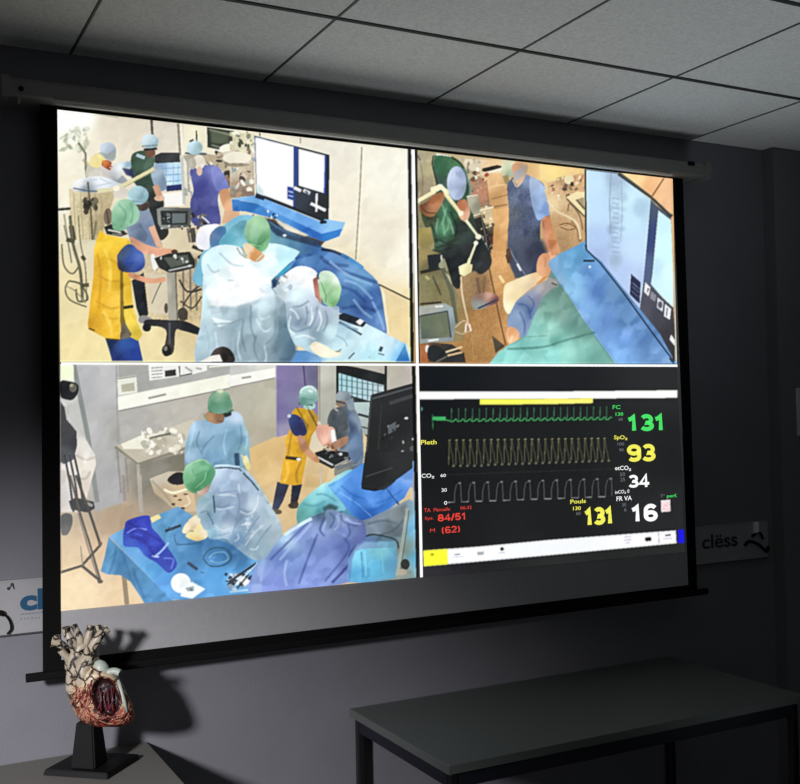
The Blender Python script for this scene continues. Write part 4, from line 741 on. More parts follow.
# instrument table with blue drape
fig('instrument_table')
fill([(248, 240), (232, 320), (214, 385), (240, 398), (300, 402), (340, 430), (380, 490), (398, 520), (520, 510), (510, 500)], [(260, 300, '5094c4'), (240, 380, '5898c8'), (330, 400, '4484b4'), (420, 480, '4c90c8'), (300, 330, '3c7cb0')])
folds([[(280, 280), (270, 340), (250, 395)], [(350, 370), (370, 430), (400, 500)], [(300, 300), (320, 350), (340, 420)]], 10, '2c6898', .5)
fill([(250, 238), (330, 195), (400, 170), (540, 112), (600, 150), (820, 260), (1000, 330), (1000, 520), (510, 505), (380, 370)],
     [(280, 250, '68a8dc'), (350, 290, '60a4e0'), (480, 180, '5c9ccc'), (540, 130, '64a0d0'), (470, 420, '58a4ec'), (420, 400, '5cace8'), (600, 320, '5094cc'), (640, 270, '3c78ac'), (700, 380, '58a8ec'), (780, 300, '3c74a8'), (740, 440, '64b4f4'), (560, 250, '5494c8'), (900, 400, '68b8f0')])
ell(690, 330, 150, 40, '3c78ac', alpha=.35, soft=10)
line([(645, 325), (680, 290), (740, 290), (765, 330), (730, 360), (675, 362), (645, 330)], 6, '34607c', curve=True); line([(670, 330), (690, 310), (735, 305), (750, 335), (710, 350), (675, 340)], 5, '7cb0d4', curve=True)
blob([(315, 200), (330, 170), (415, 150), (430, 200), (465, 240), (520, 320), (535, 360), (500, 392), (450, 350), (400, 320), (370, 285), (315, 280), (308, 240)], [(350, 200, '2c3cb8'), (400, 180, '3444c8'), (340, 260, '3c60d0'), (400, 250, '2434b0'), (440, 290, '2c44c4'), (490, 340, '2c48bc'), (500, 380, '3050c0'), (380, 290, '3c64dc')], rough=.012)
line([(325, 225), (360, 205), (410, 210)], 6, '7c94f0', curve=True); line([(355, 225), (390, 235)], 6, '4860e0'); line([(440, 325), (470, 300), (500, 265)], 9, 'a0c0f8', curve=True); line([(430, 320), (460, 325)], 7, 'c0d4ff'); line([(480, 330), (520, 335), (510, 375)], 6, '6880e8', curve=True); folds([[(340, 240), (400, 260), (440, 320)], [(330, 180), (400, 220), (470, 260)]], 10, '1c2494', .6)
fill([(422, 160), (458, 145), (470, 160), (430, 182)], 'ecdc98'); line([(486, 216), (552, 192)], 11, '28384c'); line([(500, 200), (520, 212)], 6, '385470')
line([(525, 230), (540, 270), (640, 265)], 4, '346490', curve=True); line([(530, 275), (640, 268)], 4, '3c6c98'); line([(580, 348), (622, 378)], 13, '384860'); line([(632, 388), (650, 392)], 5, '4c7498')
ell(552, 435, 42, 42, [(540, 420, 'ffffff'), (570, 450, 'e8eef0')]); fill([(560, 440), (600, 430), (655, 460), (600, 500), (550, 490)], 'f0f6f8'); fill([(570, 455), (605, 448), (608, 468), (580, 470)], '98a8ac'); line([(590, 460), (600, 466)], 6, '486070')
speck(735, 395, 830, 450, 22, ['c8d4e4', '283848', '7c8ca0', 'e8f0f8', '1c2c3c'], 5, 13); line([(740, 425), (800, 435)], 6, '28384c')
crop(230, 470, .2375)
speck(0, 420, 110, 510, 30, ['c8d4e0', '283440', '8c9cac', 'e8f0f8', '1c2830'], 5, 14); line([(0, 470), (110, 395)], 9, '202c38'); line([(20, 490), (120, 390)], 5, 'd0e0ec'); fill([(36, 465), (60, 448), (88, 470), (64, 488)], 'fcf4ec'); line([(30, 500), (80, 440)], 8, '303c48', alpha=.8); line([(0, 515), (80, 505)], 8, 'b0d8f4')
# back view surgeon
fig('person')
crop(50, 360, .2375)
blob([(575, 370), (590, 300), (625, 265), (680, 245), (750, 235), (800, 220), (835, 290), (842, 400), (830, 470), (700, 520), (590, 470), (568, 420)], [(610, 310, '90b8d4'), (660, 290, '9cc4dc'), (740, 280, '88b0cc'), (780, 250, 'a8d0e0'), (620, 400, '84acc8'), (700, 380, '7ca4c4'), (800, 350, '88b4cc'), (760, 430, '6c90ac')], rough=.02)
folds([[(640, 290), (630, 360), (600, 420)], [(740, 270), (750, 350), (720, 420)], [(790, 300), (800, 380), (800, 430)]], 9, '5c84a4', .5); folds([[(680, 290), (690, 360), (660, 410)], [(770, 260), (785, 330), (780, 400)]], 9, 'b8dcec', .5)
blob([(655, 240), (675, 215), (760, 215), (765, 245), (720, 270), (680, 265)], [(680, 245, 'c89c80'), (730, 240, '6c4c3c'), (755, 230, '3c3430')]); line([(735, 240), (770, 225)], 9, '2c2c30'); line([(650, 235), (668, 260)], 6, '88a088')
blob([(665, 195), (675, 150), (715, 125), (755, 145), (770, 185), (765, 222), (715, 228), (675, 222)], [(690, 160, '6ca484'), (730, 140, '88c0a0'), (750, 190, '588c70'), (700, 205, '4c7c64')]); ell(715, 132, 14, 10, 'b8c8b0'); line([(672, 200), (765, 208)], 5, '3c6450', alpha=.7)
# front surgeon in pale gown
fig('person')
crop(190, 440, .2375)
blob([(60, 130), (110, 110), (180, 90), (240, 130), (290, 190), (350, 290), (380, 370), (395, 430), (380, 480), (340, 500), (250, 470), (180, 440), (120, 420), (60, 400), (40, 360), (70, 340), (105, 320), (100, 250), (85, 200)],
     [(110, 150, '98bcd4'), (170, 120, 'a8c8dc'), (220, 180, 'b0ccdc'), (150, 230, '90b0c8'), (110, 300, '88acc8'), (200, 300, 'a4bcc8'), (270, 300, 'b8ccd4'), (330, 350, 'b4c8d0'), (370, 440, '98b0b8'), (250, 400, 'a0bcc8'), (140, 380, '6c98b8'), (300, 450, '8ca8b4'), (80, 370, '94b4c4')], rough=.012)
folds([[(120, 250), (180, 240), (220, 270)], [(130, 290), (180, 340), (200, 420)], [(230, 200), (260, 300), (240, 400)], [(290, 240), (330, 330), (340, 430)], [(100, 330), (150, 340), (180, 390)]], 8, '5c8098', .6)
folds([[(200, 150), (250, 220), (300, 310)], [(140, 250), (170, 250), (200, 270)], [(260, 290), (290, 370), (310, 440)], [(160, 200), (150, 250), (160, 300)]], 8, 'dceaf0', .6)
line([(120, 120), (220, 135), (250, 190), (330, 270)], 6, '44606c', curve=True, alpha=.8)
speck(240, 240, 360, 440, 26, ['dce8ec', '8ca4b0', 'c8d8e0'], 4, 10, alpha=.5)
blob([(-5, 340), (20, 320), (50, 310), (75, 330), (60, 360), (20, 380), (0, 370)], [(20, 340, 'f0e0b0'), (50, 350, 'e8d898')]); blob([(20, 375), (60, 350), (90, 365), (85, 400), (40, 415), (18, 400)], [(50, 375, 'f4e4a8'), (70, 400, 'd8c088')])
line([(80, 330), (110, 390), (170, 430)], 14, '4c7c9c', curve=True, alpha=.6)
fill([(20, 190), (60, 185), (90, 160), (80, 220), (50, 230)], [(50, 200, 'c8b8a4'), (80, 190, 'a8c0cc')])
crop(50, 360, .2375)
blob([(562, 480), (580, 440), (630, 418), (680, 430), (705, 470), (690, 520), (650, 555), (600, 560), (568, 530)], [(600, 450, '8cd0a0'), (650, 440, '7cc498'), (600, 510, '84cc9c'), (660, 500, '58a878'), (620, 545, '4c9468')]); folds([[(590, 450), (640, 460), (660, 520)], [(570, 490), (610, 510), (640, 550)]], 8, 'b4e8c0', .6); line([(700, 465), (690, 520)], 5, '385c50', alpha=.7)
# right-hand half
crop(230, 355, .2375)
fig(None)
fill([(0, 140), (195, 95), (195, 345), (75, 400), (0, 230)], [(50, 180, 'b8b4a4'), (150, 200, 'bcb8a4'), (130, 350, 'b4ac98')]); fill([(80, 395), (195, 345), (230, 330), (250, 400), (210, 520), (130, 560)], [(120, 440, 'dcba7c'), (200, 420, 'd8b478'), (180, 500, 'e4c488')], soft=2)
fill([(0, 45), (195, 45), (195, 100), (0, 142)], [(30, 60, 'c8c8c4'), (150, 70, 'd8d8d0')]); fill([(0, 88), (190, 55), (190, 95), (0, 135)], 'f4f4ec'); line([(0, 138), (192, 98)], 6, '9c988c'); line([(50, 98), (90, 92)], 8, 'a0a094')
fill([(195, 42), (372, 42), (372, 300), (300, 320), (195, 348)], [(220, 80, '887cac'), (300, 80, '847ca4'), (220, 250, '7870a0'), (280, 200, '8480a8'), (350, 80, '6c6888'), (240, 320, '9c94b0')]); line([(310, 45), (318, 130)], 7, '544c74'); line([(196, 45), (196, 348)], 5, 'a8a0c0', alpha=.6)
fill([(375, 42), (448, 42), (445, 250), (400, 320), (375, 280)], [(400, 100, 'c4c4b8'), (430, 150, 'b0b0a4'), (390, 250, 'acaca0')]); line([(378, 45), (378, 280)], 6, '8c8c84')
fig('window_view')
fill([(450, 42), (660, 42), (658, 155), (600, 160), (590, 230), (580, 350), (540, 300), (450, 200)], [(520, 60, '1e2022'), (600, 80, '24282a')])
fill([(468, 42), (655, 42), (655, 82), (600, 68), (530, 52)], 'b8b4a8')
fill([(458, 76), (540, 100), (648, 128), (650, 158), (600, 165), (592, 200), (520, 190), (458, 160)], [(480, 110, 'a8d8e0'), (560, 130, 'b0d4dc'), (630, 150, 'c0d4d8')])
for x in range(470, 640, 22): line([(x, 82+(x-470)*.25), (x, 190)], 5, '50686c', alpha=.8)
for y in (110, 135, 160): line([(460, y-8), (645, y+22)], 4, '58747c', alpha=.7)
line([(452, 45), (452, 200)], 9, '1c1e20'); line([(458, 165), (600, 205)], 14, '2c3034'); fill([(520, 200), (590, 200), (580, 340), (540, 320)], [(560, 230, 'b4c8c8'), (560, 300, 'a8b4b0')]); line([(540, 250), (585, 262)], 10, '383c3c'); line([(545, 300), (580, 310)], 6, '50544c')
line([(657, 42), (657, 155)], 11, '26282a')
fig(None)
fill([(664, 42), (775, 42), (775, 118), (700, 140), (664, 148)], [(700, 70, 'b8b4a4'), (750, 90, 'bcb4ac')])
fill([(345, 290), (380, 280), (420, 470), (400, 560), (310, 560), (330, 420)], [(360, 360, 'dcd0b4'), (370, 480, 'd8bc8c'), (350, 540, 'd0b078')], soft=2)
fill([(440, 470), (520, 450), (560, 440), (560, 480), (440, 510)], [(470, 480, '8c8c80'), (540, 470, '687078')]); line([(380, 470), (385, 560)], 8, 'c8c0ac')
fig('person')    # grey-blue person behind
blob([(418, 250), (440, 225), (500, 215), (530, 235), (555, 300), (562, 380), (560, 450), (520, 468), (480, 440), (440, 400), (412, 300)], [(440, 260, '50585c'), (480, 280, '6c747c'), (530, 300, '7c90a8'), (540, 400, '7088a8'), (450, 330, '4c5454'), (500, 440, '8490a0')]); line([(500, 250), (520, 330)], 12, '24304c'); line([(440, 225), (490, 260)], 8, 'c0c0b8', alpha=.8)
ell(478, 178, 34, 26, [(460, 165, 'a0acb4'), (500, 190, '6c7880')]); ell(470, 205, 24, 14, '8c786c'); line([(448, 195), (500, 208)], 7, '3c4044'); fill([(485, 195), (520, 180), (525, 230), (500, 235)], '7c8c98')
blob([(360, 292), (400, 300), (440, 310), (440, 370), (400, 385), (370, 350)], [(380, 310, 'd8a08c'), (420, 330, 'e4b8a8'), (400, 370, 'd89c84')]); fill([(425, 320), (440, 315), (445, 370), (430, 372)], 'ecece8'); blob([(420, 380), (470, 350), (500, 345), (490, 375), (440, 400)], 'b08468')
fig('patient_monitor')
fill([(358, 412), (395, 400), (500, 410), (510, 440), (430, 480), (372, 450)], '24282a'); line([(370, 430), (435, 465)], 7, 'd8d8d8'); line([(440, 470), (500, 440)], 6, 'b0b0b0'); speck(400, 410, 500, 445, 10, ['686c6c', '0c1010', 'c8c8c8'], 4, 9); line([(450, 480), (530, 450)], 16, '70787c')
fig('person')   # yellow apron
crop(230, 470, .2375)
fill([(200, 50), (250, 62), (225, 130), (200, 175), (178, 165), (190, 100)], [(210, 80, '30364c'), (200, 150, '3c4460')]); fill([(262, 60), (305, 60), (290, 120), (280, 150), (255, 145)], '2c3248'); blob([(248, 145), (285, 135), (285, 160), (255, 162)], '504438'); blob([(180, 165), (215, 170), (215, 185), (185, 185)], '605440')
crop(230, 355, .2375)
fill([(262, 240), (280, 222), (345, 228), (372, 262), (365, 310), (345, 340), (325, 420), (302, 545), (270, 550), (212, 540), (222, 460), (240, 400), (232, 360), (255, 310)],
     [(290, 250, 'd8a824'), (350, 270, 'b8881c'), (340, 330, 'd09c20'), (260, 380, 'e4ac28'), (310, 400, 'cc981c'), (250, 480, 'f0b428'), (290, 500, 'd8a020'), (235, 520, 'dca420')], rough=.012)
line([(235, 432), (300, 440)], 14, '38301c'); ell(290, 440, 10, 7, 'f0e4c4'); folds([[(260, 330), (250, 390), (245, 430)], [(300, 450), (280, 500), (285, 540)], [(330, 290), (320, 350), (310, 400)]], 8, '946c10', .6); folds([[(240, 450), (245, 500), (230, 535)]], 10, 'ffd050', .6)
line([(330, 230), (368, 300)], 6, '403820', alpha=.7)
blob([(248, 265), (270, 250), (305, 270), (325, 320), (310, 342), (270, 338), (252, 300)], [(265, 270, '3c4c80'), (300, 310, '2c3460')])
blob([(285, 345), (310, 345), (340, 400), (375, 435), (370, 455), (335, 435), (300, 400)], [(300, 360, 'b88464'), (350, 430, 'cc9468')])
ell(335, 215, 26, 16, '9cc8bc'); line([(290, 205), (350, 212)], 6, '3c4c48'); blob([(292, 190), (300, 145), (335, 128), (365, 145), (372, 185), (350, 205), (305, 212)], [(310, 155, 'a0d0c4'), (345, 145, 'b8dcd4'), (350, 190, '78a89c'), (310, 195, '5c8c80')]); ell(250, 258, 8, 8, 'b8c8d8')
fig('surgical_drape')
crop(230, 470, .2375)
blob([(285, 230), (300, 160), (350, 110), (410, 60), (460, 20), (520, 0), (600, 60), (600, 220), (400, 260), (300, 240)], [(300, 190, '5ca8a4'), (350, 130, '88d4d8'), (430, 90, '70c0d0'), (420, 50, 'b8f0f0'), (500, 100, '6cb8d4'), (400, 160, '5898a8'), (500, 200, '4c88a8')])
blob([(520, 200), (740, 150), (775, 140), (765, 300), (740, 440), (700, 450), (560, 330)], [(620, 220, '5c6c78'), (700, 200, '6c7c88'), (640, 270, '788c98'), (760, 200, '8cb0b8'), (730, 330, '98a498'), (740, 400, '90a49c')])
fill([(735, 260), (785, 180), (790, 440), (720, 448)], [(770, 230, '68b8dc'), (780, 320, '50a4d4'), (770, 400, '78c4dc'), (735, 400, '98a890')])
blob([(700, 420), (720, 385), (750, 378), (755, 410), (735, 430), (740, 448), (700, 448)], [(735, 400, '383c34'), (715, 440, '8c8474')])
blob([(90, 515), (92, 450), (105, 415), (150, 360), (230, 270), (290, 225), (350, 195), (390, 180), (440, 170), (520, 200), (552, 220), (560, 290), (520, 350), (505, 390), (505, 470), (300, 500)],
     [(140, 440, '8098d8'), (220, 370, '6c88cc'), (180, 480, '8498e4'), (300, 280, '7890d0'), (290, 400, '809ce0'), (380, 250, '90a8e0'), (430, 320, '7488cc'), (400, 420, '8098dc'), (500, 260, '5c70ac'), (480, 330, '6478bc'), (330, 450, '88a0e8'), (250, 300, 'b0d4f0'), (450, 220, '98a8cc'), (540, 260, '4c6090'), (400, 190, '4c6478')])
folds([[(330, 220), (250, 300), (170, 380)], [(370, 270), (330, 370), (290, 480)], [(480, 290), (500, 340), (400, 470)], [(400, 200), (380, 250), (400, 280)], [(460, 200), (440, 240), (480, 260)]], 9, '48589c', .65)
folds([[(345, 225), (270, 310), (210, 380)], [(420, 190), (400, 230), (390, 260)], [(240, 380), (230, 440), (240, 490)], [(520, 230), (480, 250), (460, 270)]], 10, 'b4ccf8', .6); line([(230, 275), (290, 235), (345, 205)], 14, 'd4f0f8', curve=True, alpha=.85)
line([(555, 300), (510, 350), (500, 400), (430, 475)], 12, '3c4890', curve=True, alpha=.8); line([(380, 165), (440, 155), (470, 180)], 18, '28404c', curve=True, alpha=.8)
fill([(560, 270), (620, 260), (740, 280), (720, 330), (560, 340)], [(620, 290, '8094a0'), (700, 300, '6c8898'), (570, 320, '587088')]); line([(560, 282), (640, 272), (700, 300)], 7, '384858', curve=True)
blob([(505, 470), (508, 400), (530, 345), (600, 330), (690, 325), (705, 380), (695, 460)], [(540, 370, '70c8e4'), (620, 350, '78c8dc'), (600, 420, '5cb8e0'), (680, 400, '58a4c8'), (540, 440, '5cb0e0')]); line([(550, 360), (555, 450)], 7, '98e4f8', alpha=.7); folds([[(520, 400), (570, 390), (690, 380)]], 8, '3c88b0', .5)
fig('television_shelf')
fill([(412, 70), (480, 35), (552, -20), (700, -10), (772, -10), (765, 60), (735, 118), (640, 190), (598, 212), (530, 195)], [(440, 70, '68acf4'), (520, 60, '5498ec'), (500, 140, '3c84e0'), (600, 130, '4c90ec'), (660, 60, '3c78d4'), (730, 90, '4c8ce4'), (600, 190, '2c68c0'), (750, 30, '6c9cec')])
fill([(412, 72), (540, 150), (598, 212), (530, 198), (470, 130)], '3c84d4', alpha=.8); line([(665, 70), (715, 150)], 5, '284878'); line([(480, 120), (560, 160)], 7, '6cb4f4', alpha=.6)
fill([(640, 85), (680, 55), (700, 40), (715, 30), (690, 70), (650, 88)], '24282c')
line([(770, 0), (778, 180), (788, 440)], 7, '8c98b8')
fig('television')
crop(230, 355, .2375)
fill([(596, 168), (776, 118), (788, 440), (788, 455), (720, 500), (650, 560), (560, 572), (548, 555), (566, 480)], [(640, 200, '2a2c2e'), (700, 300, '242628'), (600, 500, '1e2022'), (760, 400, '303236'), (640, 350, '262828')])
line([(600, 185), (776, 135)], 8, '54585a'); line([(596, 175), (572, 470), (555, 560)], 7, '484c4c'); line([(672, 205), (772, 172)], 16, '4c5052', alpha=.8); line([(640, 210), (625, 400)], 4, '3c3e40'); fill([(665, 300), (700, 280), (698, 320), (668, 335)], '60666a'); speck(640, 280, 780, 420, 9, ['6c7074', '383c40', '9ca0a0', '181a1c'], 4, 9); ell(743, 267, 8, 5, 'e0e4e4'); ell(727, 407, 6, 5, 'a8a8a8'); line([(590, 495), (680, 460)], 6, '4c5052'); ell(768, 395, 12, 12, '585c60'); ell(772, 355, 6, 5, 'd0d0d0')
line([(545, 562), (600, 572), (650, 545), (700, 520)], 9, '141618')
fill([(640, 560), (700, 520), (695, 545), (655, 570)], '34383c'); line([(764, 470), (770, 560)], 18, '8c9cb8', alpha=.8)
crop(170, 380, .15); refig('person', 11)
blob([(100, 460), (112, 400), (145, 300), (200, 268), (255, 290), (350, 285), (370, 240), (430, 212), (475, 235), (500, 300), (530, 380), (528, 460), (492, 500), (475, 590), (300, 600), (240, 545), (180, 545), (115, 550)],
     [(180, 330, 'b0d0ec'), (240, 320, '98bcd8'), (300, 330, '8cb2ce'), (440, 245, 'c0d4ec'), (350, 420, '80aac8'), (480, 400, '6c94b0'), (515, 350, 'a4ccd8'), (150, 450, '88b0c6'), (130, 510, 'a0c0dc'), (300, 510, '6c9abc'), (420, 340, '7ca8c4'), (230, 470, '7ca4c0'), (510, 450, '88b8c0')])
fill([(428, 490), (462, 488), (468, 575), (435, 575)], '3c5878', soft=2); folds([[(470, 300), (480, 400), (455, 470)], [(200, 340), (180, 420), (220, 500)], [(300, 370), (240, 430), (210, 480)]], 9, '507c9c', .55); folds([[(160, 340), (140, 420), (120, 500)], [(510, 340), (515, 420), (500, 460)], [(380, 330), (360, 420), (370, 500)]], 9, 'b8dcf0', .55)
blob([(235, 240), (260, 222), (350, 225), (360, 270), (330, 292), (275, 285)], [(265, 255, 'c89870'), (320, 250, '88684c')]); line([(315, 274), (350, 276)], 7, '5c4c40'); fill([(355, 225), (408, 205), (412, 235), (370, 252)], '34383c'); line([(225, 225), (240, 260)], 10, '98a888'); fill([(360, 215), (420, 195), (425, 205), (380, 225)], '4c7c64')
blob([(255, 190), (258, 130), (300, 88), (345, 80), (395, 110), (418, 170), (395, 208), (330, 226), (270, 212)], [(330, 92, 'b0c8a4'), (290, 120, '88b498'), (300, 160, '5c9474'), (380, 150, '528c6c'), (340, 205, '78a894'), (270, 200, '68a080'), (350, 130, '70a084')]); ell(338, 76, 20, 12, 'e0e0c0', alpha=.8)
blob([(485, 520), (510, 505), (530, 540), (538, 590), (515, 600), (495, 565)], [(500, 530, 'e8e4b4'), (525, 580, 'd8cc80')]); line([(478, 500), (492, 530)], 12, 'd8c8a4')
crop(170, 450, .15); refig('person', 12)
blob([(295, 110), (380, 100), (470, 128), (530, 200), (590, 270), (640, 340), (715, 440), (750, 540), (705, 620), (625, 735), (540, 725), (440, 650), (370, 595), (290, 595), (250, 560), (200, 480), (180, 420), (190, 330), (240, 290), (285, 200)],
     [(370, 170, 'b8d0ea'), (320, 160, 'cce0f2'), (440, 170, 'b0c4dc'), (500, 230, 'a4bad2'), (400, 250, '94acc8'), (340, 230, 'a8c0dc'), (380, 330, '98b0cc'), (330, 370, '8ca4c0'), (370, 450, '8ca4c0'), (380, 525, 'c4d6e4'), (230, 400, 'a4c0cc'), (220, 340, '94b8c0'), (270, 440, '7ca0b8'), (480, 440, '7890ae'), (460, 330, '8ca0bc'), (550, 370, 'c8dae8'), (620, 420, 'a8bece'), (560, 560, '96aebe'), (690, 560, 'a4bac6'), (450, 590, '6890b4'), (600, 660, '90acbc'), (300, 560, '9cc2da'), (700, 480, 'b4c8d2'), (530, 470, 'a0b8cc')])
line([(298, 122), (380, 118), (462, 128), (478, 142)], 9, '44586c'); line([(490, 155), (545, 210), (592, 270)], 12, '485a6c'); line([(300, 105), (380, 102), (470, 115)], 8, 'c8ecfc')
line([(290, 305), (296, 360), (300, 420)], 11, '40586c', curve=True, alpha=.85); line([(250, 420), (280, 470), (290, 500)], 10, '4c7088', curve=True, alpha=.7)
folds([[(305, 310), (350, 285), (450, 275)], [(305, 370), (345, 385), (400, 362)], [(450, 280), (465, 360), (440, 480)], [(460, 390), (520, 415), (560, 400)], [(420, 560), (440, 500), (480, 450)], [(480, 620), (540, 520), (600, 440)], [(560, 680), (600, 600), (680, 500)], [(360, 600), (430, 640), (470, 640)], [(310, 560), (340, 570), (400, 550)], [(200, 420), (250, 410), (280, 440)]], 7, '6480a0', .6)
folds([[(310, 300), (400, 300), (440, 310)], [(310, 395), (360, 395), (430, 380)], [(300, 500), (350, 540), (400, 520)], [(470, 410), (520, 430), (570, 390)], [(590, 300), (580, 370), (540, 440)], [(450, 560), (460, 590), (430, 610)], [(500, 640), (560, 560), (620, 500)], [(530, 660), (570, 665), (590, 640)], [(460, 230), (460, 260), (470, 290)], [(290, 580), (320, 545), (300, 520)]], 7, 'e4f0f8', .75)
ell(520, 492, 22, 14, 'dce8f0', alpha=.8); speck(480, 440, 560, 560, 14, ['d4e4ee', '7c94b0', 'b8ccdc'], 6, 14, alpha=.6)
blob([(180, 270), (220, 235), (262, 225), (258, 275), (220, 300), (190, 295)], [(230, 250, 'b8a49c'), (200, 280, 'd8c4b8'), (245, 260, 'a87c68')])
blob([(82, 545), (108, 490), (165, 450), (205, 462), (190, 500), (135, 545), (105, 560)], [(110, 520, 'f6e8c4'), (180, 470, 'ece0c4'), (150, 510, 'dcc49c')]); blob([(105, 575), (150, 538), (220, 530), (258, 552), (240, 590), (175, 607)], [(150, 560, 'fcecac'), (220, 550, 'f0e4c8'), (180, 595, 'dcc070')]); line([(130, 540), (160, 545)], 5, 'a88c60')
fill([(245, 545), (300, 520), (330, 560), (300, 600), (260, 590)], [(280, 550, 'a8d0e4'), (300, 580, '7cacc8')], soft=2)
blob([(90, 190), (105, 115), (160, 75), (215, 60), (270, 90), (305, 145), (285, 200), (230, 255), (170, 277), (115, 245)], [(180, 110, '84c498'), (240, 110, '78b890'), (130, 130, '9cd4ac'), (150, 200, '6cb080'), (220, 200, '5ca474'), (250, 160, '4c9468'), (180, 260, '4c8c60'), (110, 190, '78b888')])
line([(105, 120), (160, 82), (220, 66), (260, 90)], 6, 'c4e8cc', curve=True, alpha=.8); line([(240, 150), (230, 200), (170, 255)], 6, '9cd8a8', curve=True, alpha=.8); line([(150, 130), (170, 170), (240, 140)], 5, '50905f', curve=True, alpha=.7)
crop(240, 470, .225); refig('surgical_drape', 2)
fill([(540, 225), (640, 185), (755, 130), (785, 150), (800, 480), (480, 500), (480, 400), (520, 330)], [(600, 230, '7c8ca0'), (700, 200, '8898a0'), (560, 330, '6c8cc0'), (640, 300, '587890'), (770, 250, '70b4d8'), (780, 400, '68b4d4'), (720, 350, '88988c'), (720, 440, '949c8c'), (500, 460, '6c98d0')], soft=2)
fill([(560, 235), (640, 190), (740, 150), (752, 210), (715, 300), (600, 292), (555, 300)], [(620, 220, '7c8c9c'), (700, 190, '7c888c'), (680, 260, '64727c'), (590, 260, '8494a8')], soft=2); folds([[(570, 240), (640, 225), (700, 240)], [(620, 290), (680, 270), (730, 220)]], 8, '4c5c6c', .6)
line([(558, 296), (600, 288), (690, 310), (705, 350)], 7, '34444c', curve=True); fill([(505, 360), (560, 320), (690, 318), (700, 350), (540, 352)], [(560, 330, '7ca4cc'), (660, 335, '70a8c4')], soft=2)
fill([(490, 500), (500, 400), (512, 362), (545, 350), (692, 346), (702, 400), (692, 480)], [(530, 380, '78ccec'), (620, 365, '80c8d8'), (600, 430, '5cb8e0'), (680, 420, '5c9cc0'), (540, 460, '60b4e4')], soft=1); line([(540, 365), (548, 480)], 6, '3c8cb8', alpha=.7); line([(555, 362), (562, 470)], 6, 'a0e8fc', alpha=.6); line([(630, 370), (640, 460)], 5, '88d8f0', alpha=.5)
line([(745, 170), (730, 280), (700, 470)], 15, 'a0aca4', curve=True); line([(752, 180), (738, 290), (712, 460)], 5, '5c6864', curve=True, alpha=.8); ell(735, 420, 20, 24, '34382f'); ell(722, 455, 22, 14, 'b0a894')
blob([(255, 230), (262, 160), (325, 95), (385, 55), (400, 80), (440, 130), (470, 175), (440, 185), (370, 185), (300, 215)], [(280, 200, '5ca09c'), (330, 130, '90dce4'), (390, 90, '7cd0e8'), (420, 150, '70b8cc'), (360, 170, '4c98a8'), (300, 170, '6cbcb8'), (370, 70, 'c0f8f4')]); folds([[(280, 150), (330, 160), (380, 140)], [(340, 110), (380, 110), (430, 140)]], 8, '4c94a4', .6); fill([(365, 170), (400, 150), (440, 165), (420, 190), (380, 195)], '34585c', soft=3)
blob([(380, 185), (430, 180), (480, 215), (545, 228), (562, 290), (530, 330), (470, 300), (400, 260)], [(400, 200, '6c84a8'), (450, 220, '90a8d4'), (520, 250, '6878b0'), (540, 300, '5c6cac'), (460, 270, '7c90d0')], soft=2); folds([[(400, 190), (420, 220), (400, 260)], [(450, 195), (460, 230), (520, 250)], [(480, 240), (490, 280), (470, 310)]], 8, '445488', .6); folds([[(430, 200), (440, 240), (420, 270)], [(470, 215), (500, 235), (540, 240)]], 7, 'b8ccf4', .6)
fill([(50, 560), (62, 440), (100, 390), (120, 400), (100, 470), (95, 560)], [(70, 480, '8ca4e0'), (90, 420, '90b0e4')], soft=3)
refig('television_shelf', 2)
fill([(392, 68), (455, 35), (545, -30), (780, -40), (765, 60), (735, 112), (640, 180), (580, 215), (540, 225), (500, 200)], [(420, 68, '6cb4f8'), (500, 60, '5c9cf0'), (500, 140, '4484dc'), (590, 130, '5494ec'), (650, 70, '4480d8'), (720, 90, '5490e8'), (570, 200, '2c60b8'), (640, 170, '3c78d0'), (740, 30, '78a8ec')])
fill([(392, 70), (520, 145), (582, 212), (535, 225), (500, 205), (450, 140)], 'a0', soft=1) if False else line([(396, 72), (520, 148), (585, 208)], 4, '88bcf8', alpha=.7)
folds([[(450, 70), (500, 110), (560, 130)], [(600, 150), (660, 130), (720, 90)], [(540, 170), (580, 180), (640, 160)]], 8, '3068c0', .5); line([(650, 80), (705, 155)], 4, '284878')
refig('television', 2); fill([(558, -80), (541, 60), (540, 84), (600, 92), (640, 82), (690, 48), (730, 20), (768, -8), (768, -80)], [(600, 0, '232527'), (700, -20, '2e3032')], soft=1); line([(548, 84), (600, 92), (640, 82), (690, 48)], 6, '101214'); fill([(610, 88), (640, 72), (690, 45), (675, 66), (640, 90)], '34383c'); line([(560, 30), (680, -10)], 5, '4c5052')
# legs, shoes and floor by the yellow apron
crop(270, 370, .1786); refig('person', 14)
line([(170, 130), (185, 105), (230, 95), (262, 120)], 9, 'd8ece4', curve=True, alpha=.85); line([(215, 115), (240, 125)], 9, 'e8f4f0'); line([(180, 160), (250, 170)], 6, '5c8c80', alpha=.7)
line([(150, 210), (215, 320)], 5, '4c3c1c', alpha=.8); line([(205, 200), (250, 270)], 6, '6c5c30', alpha=.6)
refig('person', 13); fill([(290, 310), (330, 305), (325, 400), (300, 420), (275, 370)], [(300, 340, 'dca088'), (310, 390, 'e8b8a4')], soft=1)
fill([(385, 220), (430, 240), (440, 330), (400, 350), (370, 290)], [(400, 260, '606870'), (420, 320, '50585c')], soft=2); fill([(430, 230), (480, 240), (500, 360), (520, 480), (480, 530), (440, 480), (450, 340)], [(470, 280, '8c9cb4'), (480, 400, '6c88ac'), (500, 480, '5c7494'), (450, 300, '304060')], soft=2)
fill([(345, 340), (362, 335), (375, 400), (350, 395)], 'f0f0ee'); speck(300, 420, 420, 470, 14, ['1c2024', '484c50', 'a0a4a8', '8c5c40'], 5, 11)
